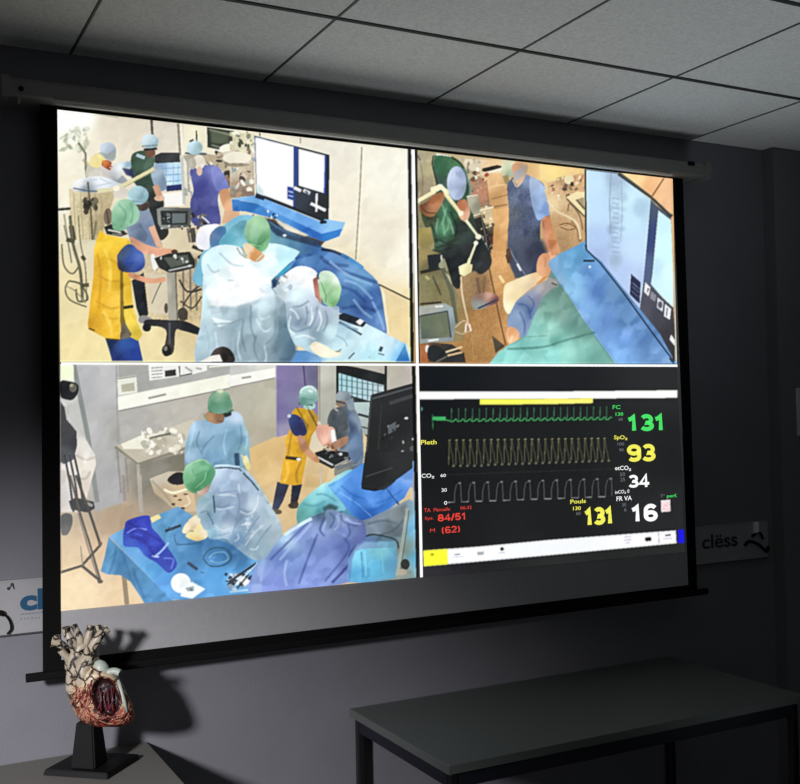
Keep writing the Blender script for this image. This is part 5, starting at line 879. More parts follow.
fig(None); crop(0, 0, 1); line([(413.8, 366), (418.2, 578)], 3.6, '060606')

# ============ monitor picture
limit(418, 364, 694, 600)
ground([(430, 380, '0c1016'), (550, 375, '16191d'), (670, 380, '262829'), (430, 450, '141618'), (550, 450, '17191b'), (670, 450, '1c1e1f'), (440, 540, '18181a'), (560, 520, '1a1c1e'), (670, 520, '26282a'), (430, 575, '2c2b32'), (560, 570, '2a2c2b'), (670, 560, '282a29')])
crop(410, 375, .175)
fig('status_bar'); fill([(52, 96), (800, 95), (1530, 88), (1530, 132), (800, 138), (400, 139), (52, 140)], [(100, 118, 'fcfff4'), (500, 118, 'f4ffff'), (1400, 110, 'fcfcf4')])
fig('status_bar'); fill([(400, 139), (800, 137), (1047, 134), (1047, 162), (800, 168), (400, 171)], [(450, 155, 'fcfc50'), (1000, 145, 'f8f068')])
fig('status_bar'); crop(410, 470, .175)
fill([(78, 462), (400, 438), (800, 400), (1520, 346), (1524, 420), (800, 488), (300, 533), (80, 551)], [(300, 490, 'f8fcff'), (900, 440, 'f0f4ff'), (1400, 380, 'fcfcff')])
fill([(78, 462), (215, 452), (217, 540), (80, 551)], 'fcfc28'); fill([(1532, 343), (1566, 340), (1570, 417), (1535, 420)], '1c18f4')
ell(527, 452, 10, 10, '1c2028'); line([(505, 475), (545, 472)], 4, 'b0c0d8'); line([(255, 485), (288, 482)], 5, '788088'); line([(245, 500), (305, 496)], 3, 'b8c8dc'); fill([(385, 470), (422, 467), (423, 485), (386, 488)], 'a8b0b8'); ell(128, 484, 9, 7, 'a8a810')
line([(1225, 385), (1265, 382)], 4, 'b0b0d0'); line([(1225, 402), (1265, 399)], 4, 'a8a8c8'); line([(1235, 418), (1255, 416)], 3, '8888b0'); line([(1422, 358), (1424, 420)], 4, '9c9cb0'); line([(1460, 375), (1490, 372)], 8, '50506c'); line([(1450, 395), (1500, 390)], 4, 'b8b8d8')
ell(1355, 397, 11, 12, '14141c'); ell(1370, 396, 11, 12, '14141c'); ell(1362, 396, 10, 6, '14141c')
fig('alarm_swatch'); crop(550, 470, .175); fill([(634, 175), (687, 170), (690, 238), (637, 242)], 'f8d8dc'); speck(640, 180, 685, 235, 12, ['ec9cac', 'fcf0f0', 'e8b0b8'], 5, 9, alpha=.6)
fig('ecg_trace'); crop(410, 375, .175)
fill([(128, 238), (205, 238), (205, 262), (128, 260)], '3cb060'); line([(130, 225), (132, 312)], 5, '2c8048')
pts = [(205, 258), (225, 262)]
x = 238
while x < 1140:
    sl = 0
    ybase = 262-.013*(x-238)
    pts += [(x-8, ybase), (x, ybase+6), (x+14, ybase+2), (x+24, ybase-10), (x+33, ybase-4)]
    line([(x, ybase-2), (x+1, ybase-70)], 5, '3c8458', alpha=.9)
    x += 40-.0035*(x-238)
line(pts[:], 7, '40a85c', soft=1); ell(68, 195, 7, 12, '3c7c60')
fig('pulse_trace')
x = 222
while x < 1135:
    d = 40-.0035*(x-238); tp = 378-.012*(x-222); bt = 515-.012*(x-222)-(.022*(x-222) if x > 400 else 0)
    line([(x, bt), (x+3, tp), (x+9, tp)], 5, '8c8858', alpha=.75); line([(x+8, tp+4), (x+14, tp+60), (x+20, tp+70), (x+28, bt)], 4.5, '6c6c4c', alpha=.8); ell(x+28, bt+6, 8, 7, '7c7c60', alpha=.8); line([(x-3, tp-4), (x+12, tp-5)], 6, 'a8a474', alpha=.8)
    x += d
fig('carbon_dioxide_trace'); crop(410, 470, .175)
x = 215
while x < 1120:
    d = 80-.004*(x-215); y = 186-.036*(x-215); tp = 76-.03*(x-215)
    line([(x, y), (x+40, y-1)], 6, '9c9c9c', alpha=.9); line([(x+40, y-1), (x+42, y-60), (x+52, tp+8), (x+74, tp), (x+78, y-40), (x+d, y-4)], 4.5, '686c6c', alpha=.9); ell(x+70, tp, 9, 5, '8c9090', alpha=.8)
    x += d
line([(200, 28), (1300, -10)], 2.5, '3c4034', alpha=.8)
fig(None)
crop(0, 0, 1)
# the white rules between the pictures are drawn last
limit(50, 96, 694, 620)
fig(None)
# creased cloth: little tilted facets, strongest on gowns and drapes
qh, qw = CH//5+1, CW//5+1; sd = np.stack([rng.uniform(0, qh, 2600), rng.uniform(0, qw, 2600)], 1); gr = rng.normal(size=(2600, 2)); of = rng.normal(size=2600)
fac = np.zeros((qh, qw)); xs_ = np.arange(qw)
for yy_ in range(qh):
    near = np.abs(sd[:, 0]-yy_) < 16; sn, gn, on_ = sd[near], gr[near], of[near]
    d2 = (xs_[:, None]-sn[None, :, 1]+.5*(yy_-sn[None, :, 0]))**2*1.5+(yy_-sn[None, :, 0])**2; k = d2.argmin(1)
    fac[yy_] = on_[k]*.6+(gn[k, 0]*(yy_-sn[k, 0])+gn[k, 1]*(xs_-sn[k, 1]))*.22
fac = blur1(np.clip(fac, -1.6, 1.6).repeat(5, 0).repeat(5, 1)[:CH, :CW], 3)
cloth = np.isin(IDS, [i for i, n in enumerate(ID_NAMES) if n in ('person', 'surgical_drape', 'instrument_table', 'television_shelf', 'patient')])
stuff_ = np.isin(IDS, [i for i, n in enumerate(ID_NAMES) if n and (n.endswith(('_bar', '_trace', '_swatch')) or n == 'television')])
amp = np.where(cloth, .034, .013); amp[stuff_] = 0; amp[int((366-PY0)*SS):, int((417-PX0)*SS):] = 0
CAN = np.clip(CAN+(fac*blur1(amp, 2))[..., None], 0, 1)
lum = CAN@np.array([.3, .59, .11]); CAN = lum[..., None]+(CAN-lum[..., None])*.88          # the projector's pale colours
CAN = CAN+(CAN-.52)*.07*(CAN > .2)+(CAN-blur1(CAN, 5))*.45
CAN = np.clip(CAN, 0, 1); CAN = blur1(CAN, 1)*.6+CAN*.4
#grain = blur1(rng.normal(size=(CH//6+1, CW//6+1)), 0).repeat(6, 0).repeat(6, 1)[:CH, :CW]; CAN = CAN*(1+blur1(grain, 3)[..., None]*.035)
nz = blur1(rng.normal(size=CAN.shape[:2]), 3)*4*.006
CAN = np.clip(CAN+nz[..., None], 0, 1)
LIN = np.where(CAN <= .04045, CAN/12.92, ((CAN+.055)/1.055)**2.4)

def picture_mat():
    M = bpy.data.materials.new('projected_picture'); M.use_nodes = True; n = M.node_tree; b = n.nodes['Principled BSDF']
    a = n.nodes.new('ShaderNodeVertexColor'); a.layer_name = 'picture'
    b.inputs['Base Color'].default_value = (.05, .05, .05, 1); b.inputs['Roughness'].default_value = .9; b.inputs['Specular IOR Level'].default_value = .1
    n.links.new(a.outputs['Color'], b.inputs['Emission Color']); b.inputs['Emission Strength'].default_value = 1
    return M
MPIC = picture_mat()
def picture(name, label, c, step=.8):
    """c: photo corners TL, TR, BR, BL of one flat picture on the fabric."""
    c = [np.array(q, float) for q in c]
    nu = int(max(np.linalg.norm(c[1]-c[0]), np.linalg.norm(c[2]-c[3]))/step); nv = int(max(np.linalg.norm(c[3]-c[0]), np.linalg.norm(c[2]-c[1]))/step)
    u = np.linspace(0, 1, nu+1)[None, :, None]; v = np.linspace(0, 1, nv+1)[:, None, None]
    P = (1-v)*((1-u)*c[0]+u*c[1])+v*((1-u)*c[3]+u*c[2])
    D = AX[0]*((P[..., :1]-400)/F_PX)-AX[1]*((P[..., 1:]-392)/F_PX)+AX[2]
    t = (YS-.0015-CAM[1])/D[..., 1:2]; W3 = CAM+D*t
    gx = np.clip((P[..., 0]-PX0)*SS, 0, CW-1.001); gy = np.clip((P[..., 1]-PY0)*SS, 0, CH-1.001)
    ix, iy = gx.astype(int), gy.astype(int); fx, fy = (gx-ix)[..., None], (gy-iy)[..., None]
    C = (LIN[iy, ix]*(1-fx)+LIN[iy, ix+1]*fx)*(1-fy)+(LIN[iy+1, ix]*(1-fx)+LIN[iy+1, ix+1]*fx)*fy
    mid = (P[:-1, :-1]+P[1:, 1:])/2
    idc = IDS[np.clip(((mid[..., 1]-PY0)*SS).astype(int), 0, CH-1), np.clip(((mid[..., 0]-PX0)*SS).astype(int), 0, CW-1)]
    vid = np.arange((nu+1)*(nv+1)).reshape(nv+1, nu+1)
    quads = np.stack([vid[1:, :-1], vid[1:, 1:], vid[:-1, 1:], vid[:-1, :-1]], -1)
    Wf = W3.reshape(-1, 3); Cf = C.reshape(-1, 3)
    def build(nm, mask):
        q = quads[mask].reshape(-1, 4); used, inv = np.unique(q, return_inverse=True); inv = inv.reshape(-1, 4)
        me = bpy.data.meshes.new(nm); me.vertices.add(len(used)); me.vertices.foreach_set('co', Wf[used].ravel().astype(np.float32))
        me.loops.add(inv.size); me.loops.foreach_set('vertex_index', inv.ravel().astype(np.int32))
        me.polygons.add(len(inv)); me.polygons.foreach_set('loop_start', (np.arange(len(inv))*4).astype(np.int32))
        me.update(calc_edges=True)
        at = me.color_attributes.new('picture', 'FLOAT_COLOR', 'POINT')
        at.data.foreach_set('color', np.concatenate([Cf[used], np.ones((len(used), 1))], 1).ravel().astype(np.float32))
        me.materials.append(MPIC); o = bpy.data.objects.new(nm, me); COL.objects.link(o); return o
    root = build(name, idc == 0); root['label'] = label
    root.parent = PS; root.matrix_parent_inverse = Matrix.Translation(-Vector(PS.location))
    for k in np.unique(idc):
        if k and (idc == k).sum() > 60:
            o = build('pictured_'+ID_NAMES[k] if not ID_NAMES[k].endswith(('_trace', '_bar', '_rule', '_swatch')) else ID_NAMES[k], idc == k); o.parent = root; o['pic_id'] = int(k)
    return root
TLc, TRc, MLc, MRc = (57.4, 109.6), (672.6, 178.8), (60.3, 363.4), (677, 365.8)
TMc, MMc, BMc = (413.2, 149.8), (416.5, 364.2), (421.2, 577)
picture('theatre_picture', 'projected picture of a surgical team seen from above, yellow apron at left', [TLc, TMc, MMc, MLc])
picture('theatre_picture', 'projected close picture of a green aproned person, a blue scrubbed person and a screen', [TMc, TRc, MRc, MMc])
picture('theatre_picture', 'projected picture of surgeons round a blue draped table with a camera tripod', [MLc, MMc, BMc, (61, 611)])
vitals = picture('vital_signs_picture', 'projected black monitor picture with green, yellow and white readings', [MMc, MRc, (685, 552), BMc])
PEOPLE = ['person in a yellow mask behind the white trolley', 'person in a dark green apron and pale cap', 'person in purple scrubs with a pale cap', 'person in a pale blue cap beside the yellow apron',
  'person in a long yellow apron and green cap reaching to a monitor', 'person in a wide white surgical gown and green cap seen from behind', 'person in a pale gown bending over the instrument table', 'dark-haired head at the lower edge',
  'person in a dark green apron behind a jointed pale arm', 'person in blue-grey scrubs with bare arms', 'camera operator in white behind the tripod', 'person in a blue gown standing at the side bench', 'person in a pale blue gown and green cap leaning over the table',
  'person in grey-blue clothes behind the monitor', 'person in a yellow apron with navy sleeves and trousers']
_pi = 0
for k_, n_ in enumerate(ID_NAMES):
    if n_ == 'person':
        for o_ in bpy.data.objects:
            if o_.get('pic_id') == k_ and _pi < len(PEOPLE): o_['label'] = PEOPLE[_pi]
        _pi += 1
for o_ in bpy.data.objects:
    if 'pic_id' in o_: del o_['pic_id']
def emit_mat(name, h, s=1):
    M = bpy.data.materials.new(name); M.use_nodes = True; b = M.node_tree.nodes['Principled BSDF']
    b.inputs['Base Color'].default_value = (.08, .08, .08, 1); b.inputs['Emission Color'].default_value = (*srgb(h), 1); b.inputs['Emission Strength'].default_value = s
    return M
TG, TY, TW, TRd, TGr = emit_mat('reading_green', '48e468'), emit_mat('reading_yellow', 'f4f05c'), emit_mat('reading_white', 'ffffff'), emit_mat('reading_red', 'e84438'), emit_mat('reading_grey', '70747a')
bm = bmesh.new(); slab(bm, [(61, 362.4), (677, 364.5), (677, 366.9), (61, 364.5)], YS-.0024, YS-.0020); ob('divider_rule', bm, TW, PS)
bm = bmesh.new(); slab(bm, [(411.8, 149.6), (414.3, 149.9), (422.5, 577), (419.7, 577.2)], YS-.0028, YS-.0024); ob('divider_rule', bm, TW, PS)
def reading(body, quad, mt, bold=.03, name='reading'):
    """quad: photo corners TL TR BR BL of the glyphs' box."""
    q = [S(*p, YS-.0022) for p in quad]
    return text_mesh(body, 1, lambda x, y: (1-y)*((1-x)*q[3]+x*q[2])*1+y*((1-x)*q[0]+x*q[1]) if False else ((1-y)*((1-x)*q[3]+x*q[2])+y*((1-x)*q[0]+x*q[1])), mt, name, PS, bold)
def zq(cx, cy, s, pts): return [(cx+x*s, cy+y*s) for x, y in pts]
R7 = lambda *p: zq(550, 375, .175, p); R8 = lambda *p: zq(550, 470, .175, p); R6 = lambda *p: zq(410, 470, .175, p); R5 = lambda *p: zq(410, 375, .175, p)
READ = [('131', R7((443, 218), (657, 212), (660, 326), (448, 330)), TG, .045), ('93', R7((443, 388), (597, 384), (600, 500), (446, 505)), TY, .04),
 ('34', R8((447, 24), (566, 14), (568, 104), (450, 108)), TW, .035), ('16', R8((463, 190), (610, 182), (612, 300), (466, 306)), TW, .045),
 ('131', R8((198, 208), (360, 198), (364, 315), (202, 328)), TY, .03),
 ('FC', R7((358, 172), (402, 172), (402, 194), (358, 195)), TG, .02), ('130', R7((375, 214), (418, 213), (418, 232), (375, 234)), TG, .03), ('60', R7((393, 245), (416, 244), (416, 260), (393, 261)), TGr, .01),
 ('SpO\u2082', R7((366, 345), (442, 345), (442, 374), (366, 374)), TY, .03), ('100', R7((386, 386), (424, 385), (424, 402), (386, 403)), TGr, .01), ('90', R7((396, 420), (420, 419), (420, 436), (396, 437)), TGr, .01),
 ('etCO\u2082', R7((372, 520), (463, 518), (463, 548), (372, 548)), TW, .025), ('50', R8((400, 15), (428, 13), (428, 34), (400, 36)), TGr, .01), ('25', R8((402, 45), (428, 43), (428, 64), (402, 66)), TGr, .01),
 ('inCO\u2082 0', R8((372, 118), (453, 110), (453, 134), (372, 140)), TW, .015), ('FR VA', R8((380, 152), (468, 146), (468, 172), (380, 178)), TW, .025), ('30', R8((412, 190), (434, 189), (434, 208), (412, 209)), TGr, .01), ('8', R8((424, 220), (436, 219), (436, 236), (424, 237)), TGr, .01),
 ('Pouls', R8((116, 170), (205, 164), (205, 188), (116, 194)), TY, .03), ('130', R8((132, 210), (176, 207), (176, 228), (132, 231)), TY, .03), ('60', R8((150, 240), (175, 239), (175, 256), (150, 258)), TGr, .01),
 ('T\u00b0', R8((632, 140), (655, 138), (655, 158), (632, 160)), TGr, .01), ('perf.', R8((668, 140), (725, 136), (725, 160), (668, 163)), TG, .03),
 ('Pleth', R5((62, 372), (152, 370), (152, 396), (62, 398)), TY, .03), ('CO\u2082', R5((66, 565), (138, 563), (138, 590), (66, 592)), TW, .02), ('60', R5((174, 566), (205, 565), (205, 582), (174, 583)), TW, .02),
 ('30', R6((180, 105), (210, 104), (210, 124), (180, 125)), TW, .005), ('0', R6((195, 178), (212, 177), (212, 198), (195, 199)), TW, .02),
 ('TA', R6((80, 220), (118, 218), (118, 240), (80, 241)), TRd, .01), ('Manuelle', R6((135, 218), (228, 212), (228, 232), (135, 238)), TRd, 0), ('06:32', R6((288, 208), (352, 204), (352, 222), (288, 226)), TRd, 0),
 ('Sys.', R6((85, 268), (135, 264), (135, 288), (85, 291)), TRd, 0), ('84/51', R6((160, 250), (320, 238), (322, 286), (163, 298)), TRd, .02), ('M', R6((115, 336), (142, 334), (142, 354), (115, 356)), TRd, 0), ('(62)', R6((180, 322), (284, 312), (286, 358), (183, 368)), TRd, .012)]
# the big figures are built stroke by stroke in the monitor's upright sans lettering
def arc(cx, cy, rx, ry, a0, a1, n=14): return [(cx+rx*math.cos(math.radians(a0+(a1-a0)*k/n)), cy+ry*math.sin(math.radians(a0+(a1-a0)*k/n))) for k in range(n+1)]
GL = {'0': (.62, [arc(.31, .5, .22, .41, 90, 450, 24)]), '1': (.56, [[(.08, .70), (.20, .76), (.30, .90), (.30, 0)]], ), '2': (.62, [arc(.31, .66, .21, .25, 165, -30)+[(.08, .09), (.55, .09)]]),
      '3': (.62, [arc(.30, .69, .20, .22, 150, -85)+arc(.30, .28, .23, .20, 85, -155)]), '4': (.64, [[(.60, .28), (.07, .28), (.42, .93), (.42, 0)]]),
      '5': (.62, [[(.52, .90), (.18, .90), (.12, .50)]+arc(.30, .32, .22, .24, 125, -150)]), '6': (.64, [arc(.33, .64, .22, .27, 30, 180, 8)+arc(.33, .30, .22, .22, 180, 540, 20)]),
      '8': (.62, [arc(.31, .70, .18, .20, 270, 630, 20)+arc(.31, .28, .22, .21, 90, -270, 20)]), '9': (.64, [arc(.31, .27, .22, .19, 210, 360, 8)[0:]+arc(.31, .68, .22, .22, 0, 360, 20)]),
      '/': (.34, [[(.04, -.02), (.30, .98)]]), '(': (.34, [arc(.36, .45, .24, .55, 125, 235)]), ')': (.34, [arc(-.02, .45, .24, .55, 55, -55)])}
def figures(body, quad, mt, wd):
    cx_ = sum(p[0] for p in quad)/4; quad = [(cx_+(p[0]-cx_)*1.06, p[1]) for p in quad]
    q = [S(*p, YS-.0022) for p in quad]; tot = sum(GL[c][0] for c in body); bm = bmesh.new(); X0 = 0; h0 = (quad[2][1]+quad[3][1]-quad[0][1]-quad[1][1])/2; w0 = quad[1][0]-quad[0][0]; asp = w0/h0/tot
    def P3(x, y): x = x/tot; return (1-y)*((1-x)*q[3]+x*q[2])+y*((1-x)*q[0]+x*q[1])
    for c in body:
        for st in GL[c][1]:
            pts = [np.array(((p[0]+X0), p[1]*(1-wd)+wd/2), float) for p in st]
            L_, R_ = [], []
            for i, p in enumerate(pts):
                a = pts[max(i-1, 0)]; b = pts[min(i+1, len(pts)-1)]
                t1 = (p-a)*np.array([asp, 1]); t2 = (b-p)*np.array([asp, 1]); t1 = t1/(np.linalg.norm(t1)+1e-9); t2 = t2/(np.linalg.norm(t2)+1e-9)
                t = t1+t2; t = t/(np.linalg.norm(t)+1e-9); k = 1/max(.6, abs(t@(t2 if i == 0 else t1))); n_ = np.array([-t[1]/asp, t[0]])*wd/2*k
                L_.append(p+n_); R_.append(p-n_)
            vl = [bm.verts.new(P3(*p)) for p in L_]; vr = [bm.verts.new(P3(*p)) for p in R_]
            for k in range(len(vl)-1): bm.faces.new((vl[k], vl[k+1], vr[k+1], vr[k]))
        X0 += GL[c][0]
    return ob('reading', bm, mt, PS, recalc=False)
BIG = {'131': .205, '93': .195, '34': .18, '16': .20, '84/51': .18, '(62)': .16}
for body, quad, mt, bold in READ:
    if body in BIG: figures(body, quad, mt, BIG[body])
    else: reading(body, quad, mt, bold*.5)


# ------------------------------------------------------------ tables
def table(name, label, x0, x1, y0, y1, zt, mtop, legin=.012, rails=True, gap=0):
    t = thing(name, label, 'table', ((x0+x1)/2, (y0+y1)/2, 0))
    ob('tabletop', B(((x0, y0, zt-.026), (x1, y1, zt)), bev=.002), mtop, t)
    L = .027
    r0, r1 = zt-.026-.045, zt-.027
    i = legin
    ob('frame_rail', B(((x0+i+L, y0+i+.004, r0), (x1-i-L, y0+i+.028, r1))), MRAIL, t)
    ob('frame_rail', B(((x0+i+L, y1-i-.028, r0), (x1-i-L, y1-i-.004, r1))), MRAIL, t)
    ob('frame_rail', B(((x0+i+.004, y0+i+L, r0), (x0+i+.028, y1-i-L, r1))), MRAIL, t)
    ob('frame_rail', B(((x1-i-.028, y0+i+L, r0), (x1-i-.004, y1-i-L, r1))), MRAIL, t)
    for xx in (x0+i, x1-i-L):
        for yy in (y0+i, y1-i-L):
            lg = ob('leg', B(((xx, yy, .012), (xx+L, yy+L, r1)), bev=.006), MLEG, t)
            ob('foot', B(((xx-.001, yy-.001, 0), (xx+L+.001, yy+L+.001, .012)), bev=.002), MBAR, lg)
    return t
zt = .74
A = on(352, 708, 2, zt); Bq = on(457, 769, 2, zt); Cq = on(798, 692, 2, zt); D = on(668, 657, 2, zt)
print('table', A, Bq, Cq, D)
tx0, tx1 = .915, (Cq[0]+D[0])/2
table('desk_table', 'long dark grey table with black square legs below the screen', tx0, tx1, (Bq[1]+Cq[1])/2, -.003, zt, MTOP)
A2 = on(146, 741, 2, zt); B2 = on(185, 784, 2, zt)
print('left table', A2, B2)
table('side_table', 'beige-grey table in the left corner carrying the heart model', -1.05, (A2[0]+B2[0])/2, -.70, -.003, zt, MTOP2)

# ------------------------------------------------------------ anatomical heart model on its plinth
def heart_mat(name, c1, crev, cred, zmid, zr, lines=9):
    M = bpy.data.materials.new(name); M.use_nodes = True; n = M.node_tree; b = n.nodes['Principled BSDF']; L = n.links
    tc = n.nodes.new('ShaderNodeTexCoord')
    v = n.nodes.new('ShaderNodeTexVoronoi'); v.feature = 'DISTANCE_TO_EDGE'; v.inputs['Scale'].default_value = 24
    nz = n.nodes.new('ShaderNodeTexNoise'); nz.inputs['Scale'].default_value = 26; nz.inputs['Detail'].default_value = 5
    mp = n.nodes.new('ShaderNodeMixRGB'); mp.blend_type = 'LINEAR_LIGHT'; mp.inputs[0].default_value = .03
    L.new(tc.outputs['Object'], mp.inputs[1]); L.new(tc.outputs['Object'], nz.inputs['Vector']); L.new(nz.outputs['Color'], mp.inputs[2]); L.new(mp.outputs[0], v.inputs['Vector'])
    r = n.nodes.new('ShaderNodeValToRGB'); r.color_ramp.elements[0].color = (*srgb(crev), 1); r.color_ramp.elements[1].color = (1, 1, 1, 1); r.color_ramp.elements[0].position = .02; r.color_ramp.elements[1].position = .10
    L.new(v.outputs['Distance'], r.inputs[0])
    r2 = n.nodes.new('ShaderNodeValToRGB'); r2.color_ramp.elements[0].position = .47; r2.color_ramp.elements[1].position = .56
    r2.color_ramp.elements[0].color = (*srgb(c1), 1); r2.color_ramp.elements[1].color = (*srgb(cred), 1)
    n2 = n.nodes.new('ShaderNodeTexNoise'); n2.inputs['Scale'].default_value = 55; n2.inputs['Detail'].default_value = 3; L.new(tc.outputs['Object'], n2.inputs['Vector'])
    sx = n.nodes.new('ShaderNodeSeparateXYZ'); L.new(tc.outputs['Object'], sx.inputs[0])
    mr = n.nodes.new('ShaderNodeMapRange'); mr.inputs['From Min'].default_value = zmid-zr; mr.inputs['From Max'].default_value = zmid+zr; mr.inputs['To Min'].default_value = .16; mr.inputs['To Max'].default_value = -.2
    L.new(sx.outputs['Z'], mr.inputs['Value']); ad = n.nodes.new('ShaderNodeMath'); ad.operation = 'ADD'; L.new(n2.outputs['Fac'], ad.inputs[0]); L.new(mr.outputs[0], ad.inputs[1]); L.new(ad.outputs[0], r2.inputs[0])
    mx = n.nodes.new('ShaderNodeMixRGB'); mx.blend_type = 'MULTIPLY'; mx.inputs[0].default_value = 1; L.new(r2.outputs[0], mx.inputs[1]); L.new(r.outputs[0], mx.inputs[2]); L.new(mx.outputs[0], b.inputs['Base Color'])
    bp = n.nodes.new('ShaderNodeBump'); bp.inputs['Strength'].default_value = .9; bp.inputs['Distance'].default_value = .004; L.new(r.outputs[0], bp.inputs['Height']); L.new(bp.outputs[0], b.inputs['Normal'])
    b.inputs['Roughness'].default_value = .45
    return M
HC = on(95, 766, 2, zt)                      # where the plinth stands
hr = Vector((AX[0][0], AX[0][1], 0)).normalized(); hf = Vector((-hr.y, hr.x, 0))     # sideways and into the room as one faces it
D0 = float((HC-CAM)@AX[2])
def Hp(u, v, d=0):
    """A place in the upright plane through the plinth, d metres nearer the viewer."""
    return Vector(CAM+ray(u, v)*(D0-.05-d))
HT = thing('heart_model', 'anatomical heart model with open red chamber on a black plinth', 'anatomical model', (HC[0], HC[1], zt))
ZB = Hp(95, 700).z
MH1 = heart_mat('heart_surface', 'b4a284', '1c0c0a', '9c4030', ZB-.01, .06)
MH2 = heart_mat('vessel_surface', 'a49a88', '1c1210', '98846c', ZB, .5)
MH3 = mat('chamber_lining', '24080a', .35, noise=.5, scale=60, bump=.6, bscale=90)
MH4 = mat('vessel_bore', '241410', .8)
MH5 = mat('coronary_red', '5c120e', .5); MH6 = mat('coronary_ochre', 'a8745c', .45); MH7 = mat('pale_auricle', '9ca69c', .45, noise=.08, scale=60, bump=.3)
MPL = mat('plinth_black', (.0025, .0025, .003), .6, spec=.2)
# plinth: square plate set corner-on, tapering post
e1 = (Vector(on(143.5, 755, 2, zt))-Vector(on(44, 774, 2, zt))); hd = e1.length/2; e1.normalize(); e2 = Vector((-e1.y, e1.x, 0))
c0 = (Vector(on(143.5, 755, 2, zt))+Vector(on(44, 774, 2, zt)))/2
def frustum(bm, c, z0, z1, s0, s1):
    a = [bm.verts.new(c+e1*(dx*s0)+e2*(dy*s0)+Vector((0, 0, z0-c.z))) for dx, dy in ((1, 0), (0, 1), (-1, 0), (0, -1))]
    b = [bm.verts.new(c+e1*(dx*s1)+e2*(dy*s1)+Vector((0, 0, z1-c.z))) for dx, dy in ((1, 0), (0, 1), (-1, 0), (0, -1))]
    for k in range(4): bm.faces.new((a[k], a[(k+1) % 4], b[(k+1) % 4], b[k]))
    bm.faces.new(a[::-1]); bm.faces.new(b)
pc = c0-hf*.012
bm = bmesh.new(); frustum(bm, pc, zt, zt+.016, hd, hd*.95); bm.verts.index_update()
for v in bm.verts:
    k = float((v.co.x-pc.x)*hf.x+(v.co.y-pc.y)*hf.y)
    if k > 0: v.co = (v.co.x-hf.x*k*.33, v.co.y-hf.y*k*.33, v.co.z)
bmesh.ops.bevel(bm, geom=bm.edges[:], offset=.002, segments=2, affect='EDGES'); ob('plinth_plate', bm, MPL, HT)
ztp = Hp(95, 722).z
c0 = c0-hf*.05
bm = bmesh.new(); frustum(bm, c0, zt+.0155, ztp, .052, .036); bmesh.ops.bevel(bm, geom=bm.edges[:], offset=.004, segments=2, affect='EDGES'); ob('plinth_post', bm, MPL, HT)
# body: stacked rings following the outline, front wall cut open as a chamber
sl = [(657, 80, 98), (661, 74, 101), (667, 69, 108), (674, 66.5, 117), (681, 65.5, 121.5), (688, 65.5, 125), (697, 68, 129), (705, 71, 132.5), (712, 74, 134.5), (717, 76.5, 134.5), (721, 81, 132.5), (724.5, 87, 128), (727, 96, 118)]
ys_ = [s[0] for s in sl]
bm = bmesh.new(); rings = []; NR = 56
pxm = (Hp(96, 700)-Hp(95, 700)).length
for v in np.linspace(657, 727, 44):
    l = np.interp(v, ys_, [s[1] for s in sl]); r_ = np.interp(v, ys_, [s[2] for s in sl]); cx = (l+r_)/2; hw = (r_-l)/2
    ring = []
    for k in range(NR):
        a = 2*math.pi*k/NR; ca, sa = math.cos(a), math.sin(a)
        u = cx+hw*math.copysign(abs(ca)**.92, ca); dep = hw*(.78 if sa > 0 else .5)*sa*pxm
        d = dep+random.uniform(-1, 1)*.0006
        if sa > 0:                                         # the opening in the front wall
            q = ((u-105.5-(v-695)*.15)/13.5)**2+((v-697)/20)**2
            if q < 1: d -= min(.022, .034*(1-q)**.5)
        ring.append(bm.verts.new(Hp(u, v, d)))
    rings.append(ring)
for i, (a, b) in enumerate(zip(rings, rings[1:])):
    for k in range(NR):
        f = bm.faces.new((a[k], a[(k+1) % NR], b[(k+1) % NR], b[k])); f.smooth = True
        kk = (k+.5)/NR*2*math.pi
        v = 657+70*(i+.5)/43; l = np.interp(v, ys_, [s[1] for s in sl]); r_ = np.interp(v, ys_, [s[2] for s in sl])
        u = (l+r_)/2+(r_-l)/2*math.cos(kk)
        if math.sin(kk) > 0 and ((u-106-(v-695)*.15)/13.6)**2+((v-697)/19.5)**2 < 1: f.material_index = 1
bm.faces.new(rings[0]); bm.faces.new(rings[-1])
body = ob('heart_body', bm, [MH1, MH3], HT)
def front(u, v):
    l = np.interp(v, ys_, [s[1] for s in sl]); r_ = np.interp(v, ys_, [s[2] for s in sl]); cx = (l+r_)/2; hw = (r_-l)/2
    c = max(-1, min(1, (u-cx)/hw)); return hw*.78*math.sqrt(max(0, 1-abs(c)**2.17))*pxm
def surf(pts, lift=.0): return [Hp(u, v, front(u, v)+lift) for u, v in pts]
def vessel(name, pts, rad, mt, par, hollow=.62, n=14):
    pp = smooth_path([Hp(*p) for p in pts], 5); bm = bmesh.new()
    r = np.interp(np.linspace(0, 1, len(pp)), np.linspace(0, 1, len(rad)), rad)*pxm
    tube(bm, pp, list(r), n, True, hollow); return ob(name, bm, [mt, MH4], par, True)
vessel('pulmonary_trunk', [(84, 690, .03), (83, 676, .035), (86, 663, .03), (92, 655, .02)], [8, 8.5, 8, 6], MH2, HT)
ao = vessel('aorta', [(74, 690, .02), (74, 672, .022), (76, 656, .02), (84, 645, .012), (92, 650, -.01), (96, 664, -.02)], [8, 7.5, 6.5, 5.2, 4.6, 4.5], MH2, HT, 0)
for pts, rad in (([(76, 652, .02), (72, 642, .024), (67, 633, .02), (66, 627, .02)], [5, 4.2, 4, 4.4]),
                 ([(81, 648, .015), (80, 638, .02), (76, 630, .02), (74, 625.5, .015)], [4.5, 3.6, 3.2, 3.5]),
                 ([(85, 647, .01), (88, 638, .012), (90, 631, .008), (91, 625.5, .005)], [4.5, 3.8, 3.6, 4])):
    vessel('arch_branch', pts, rad, MH2, ao)
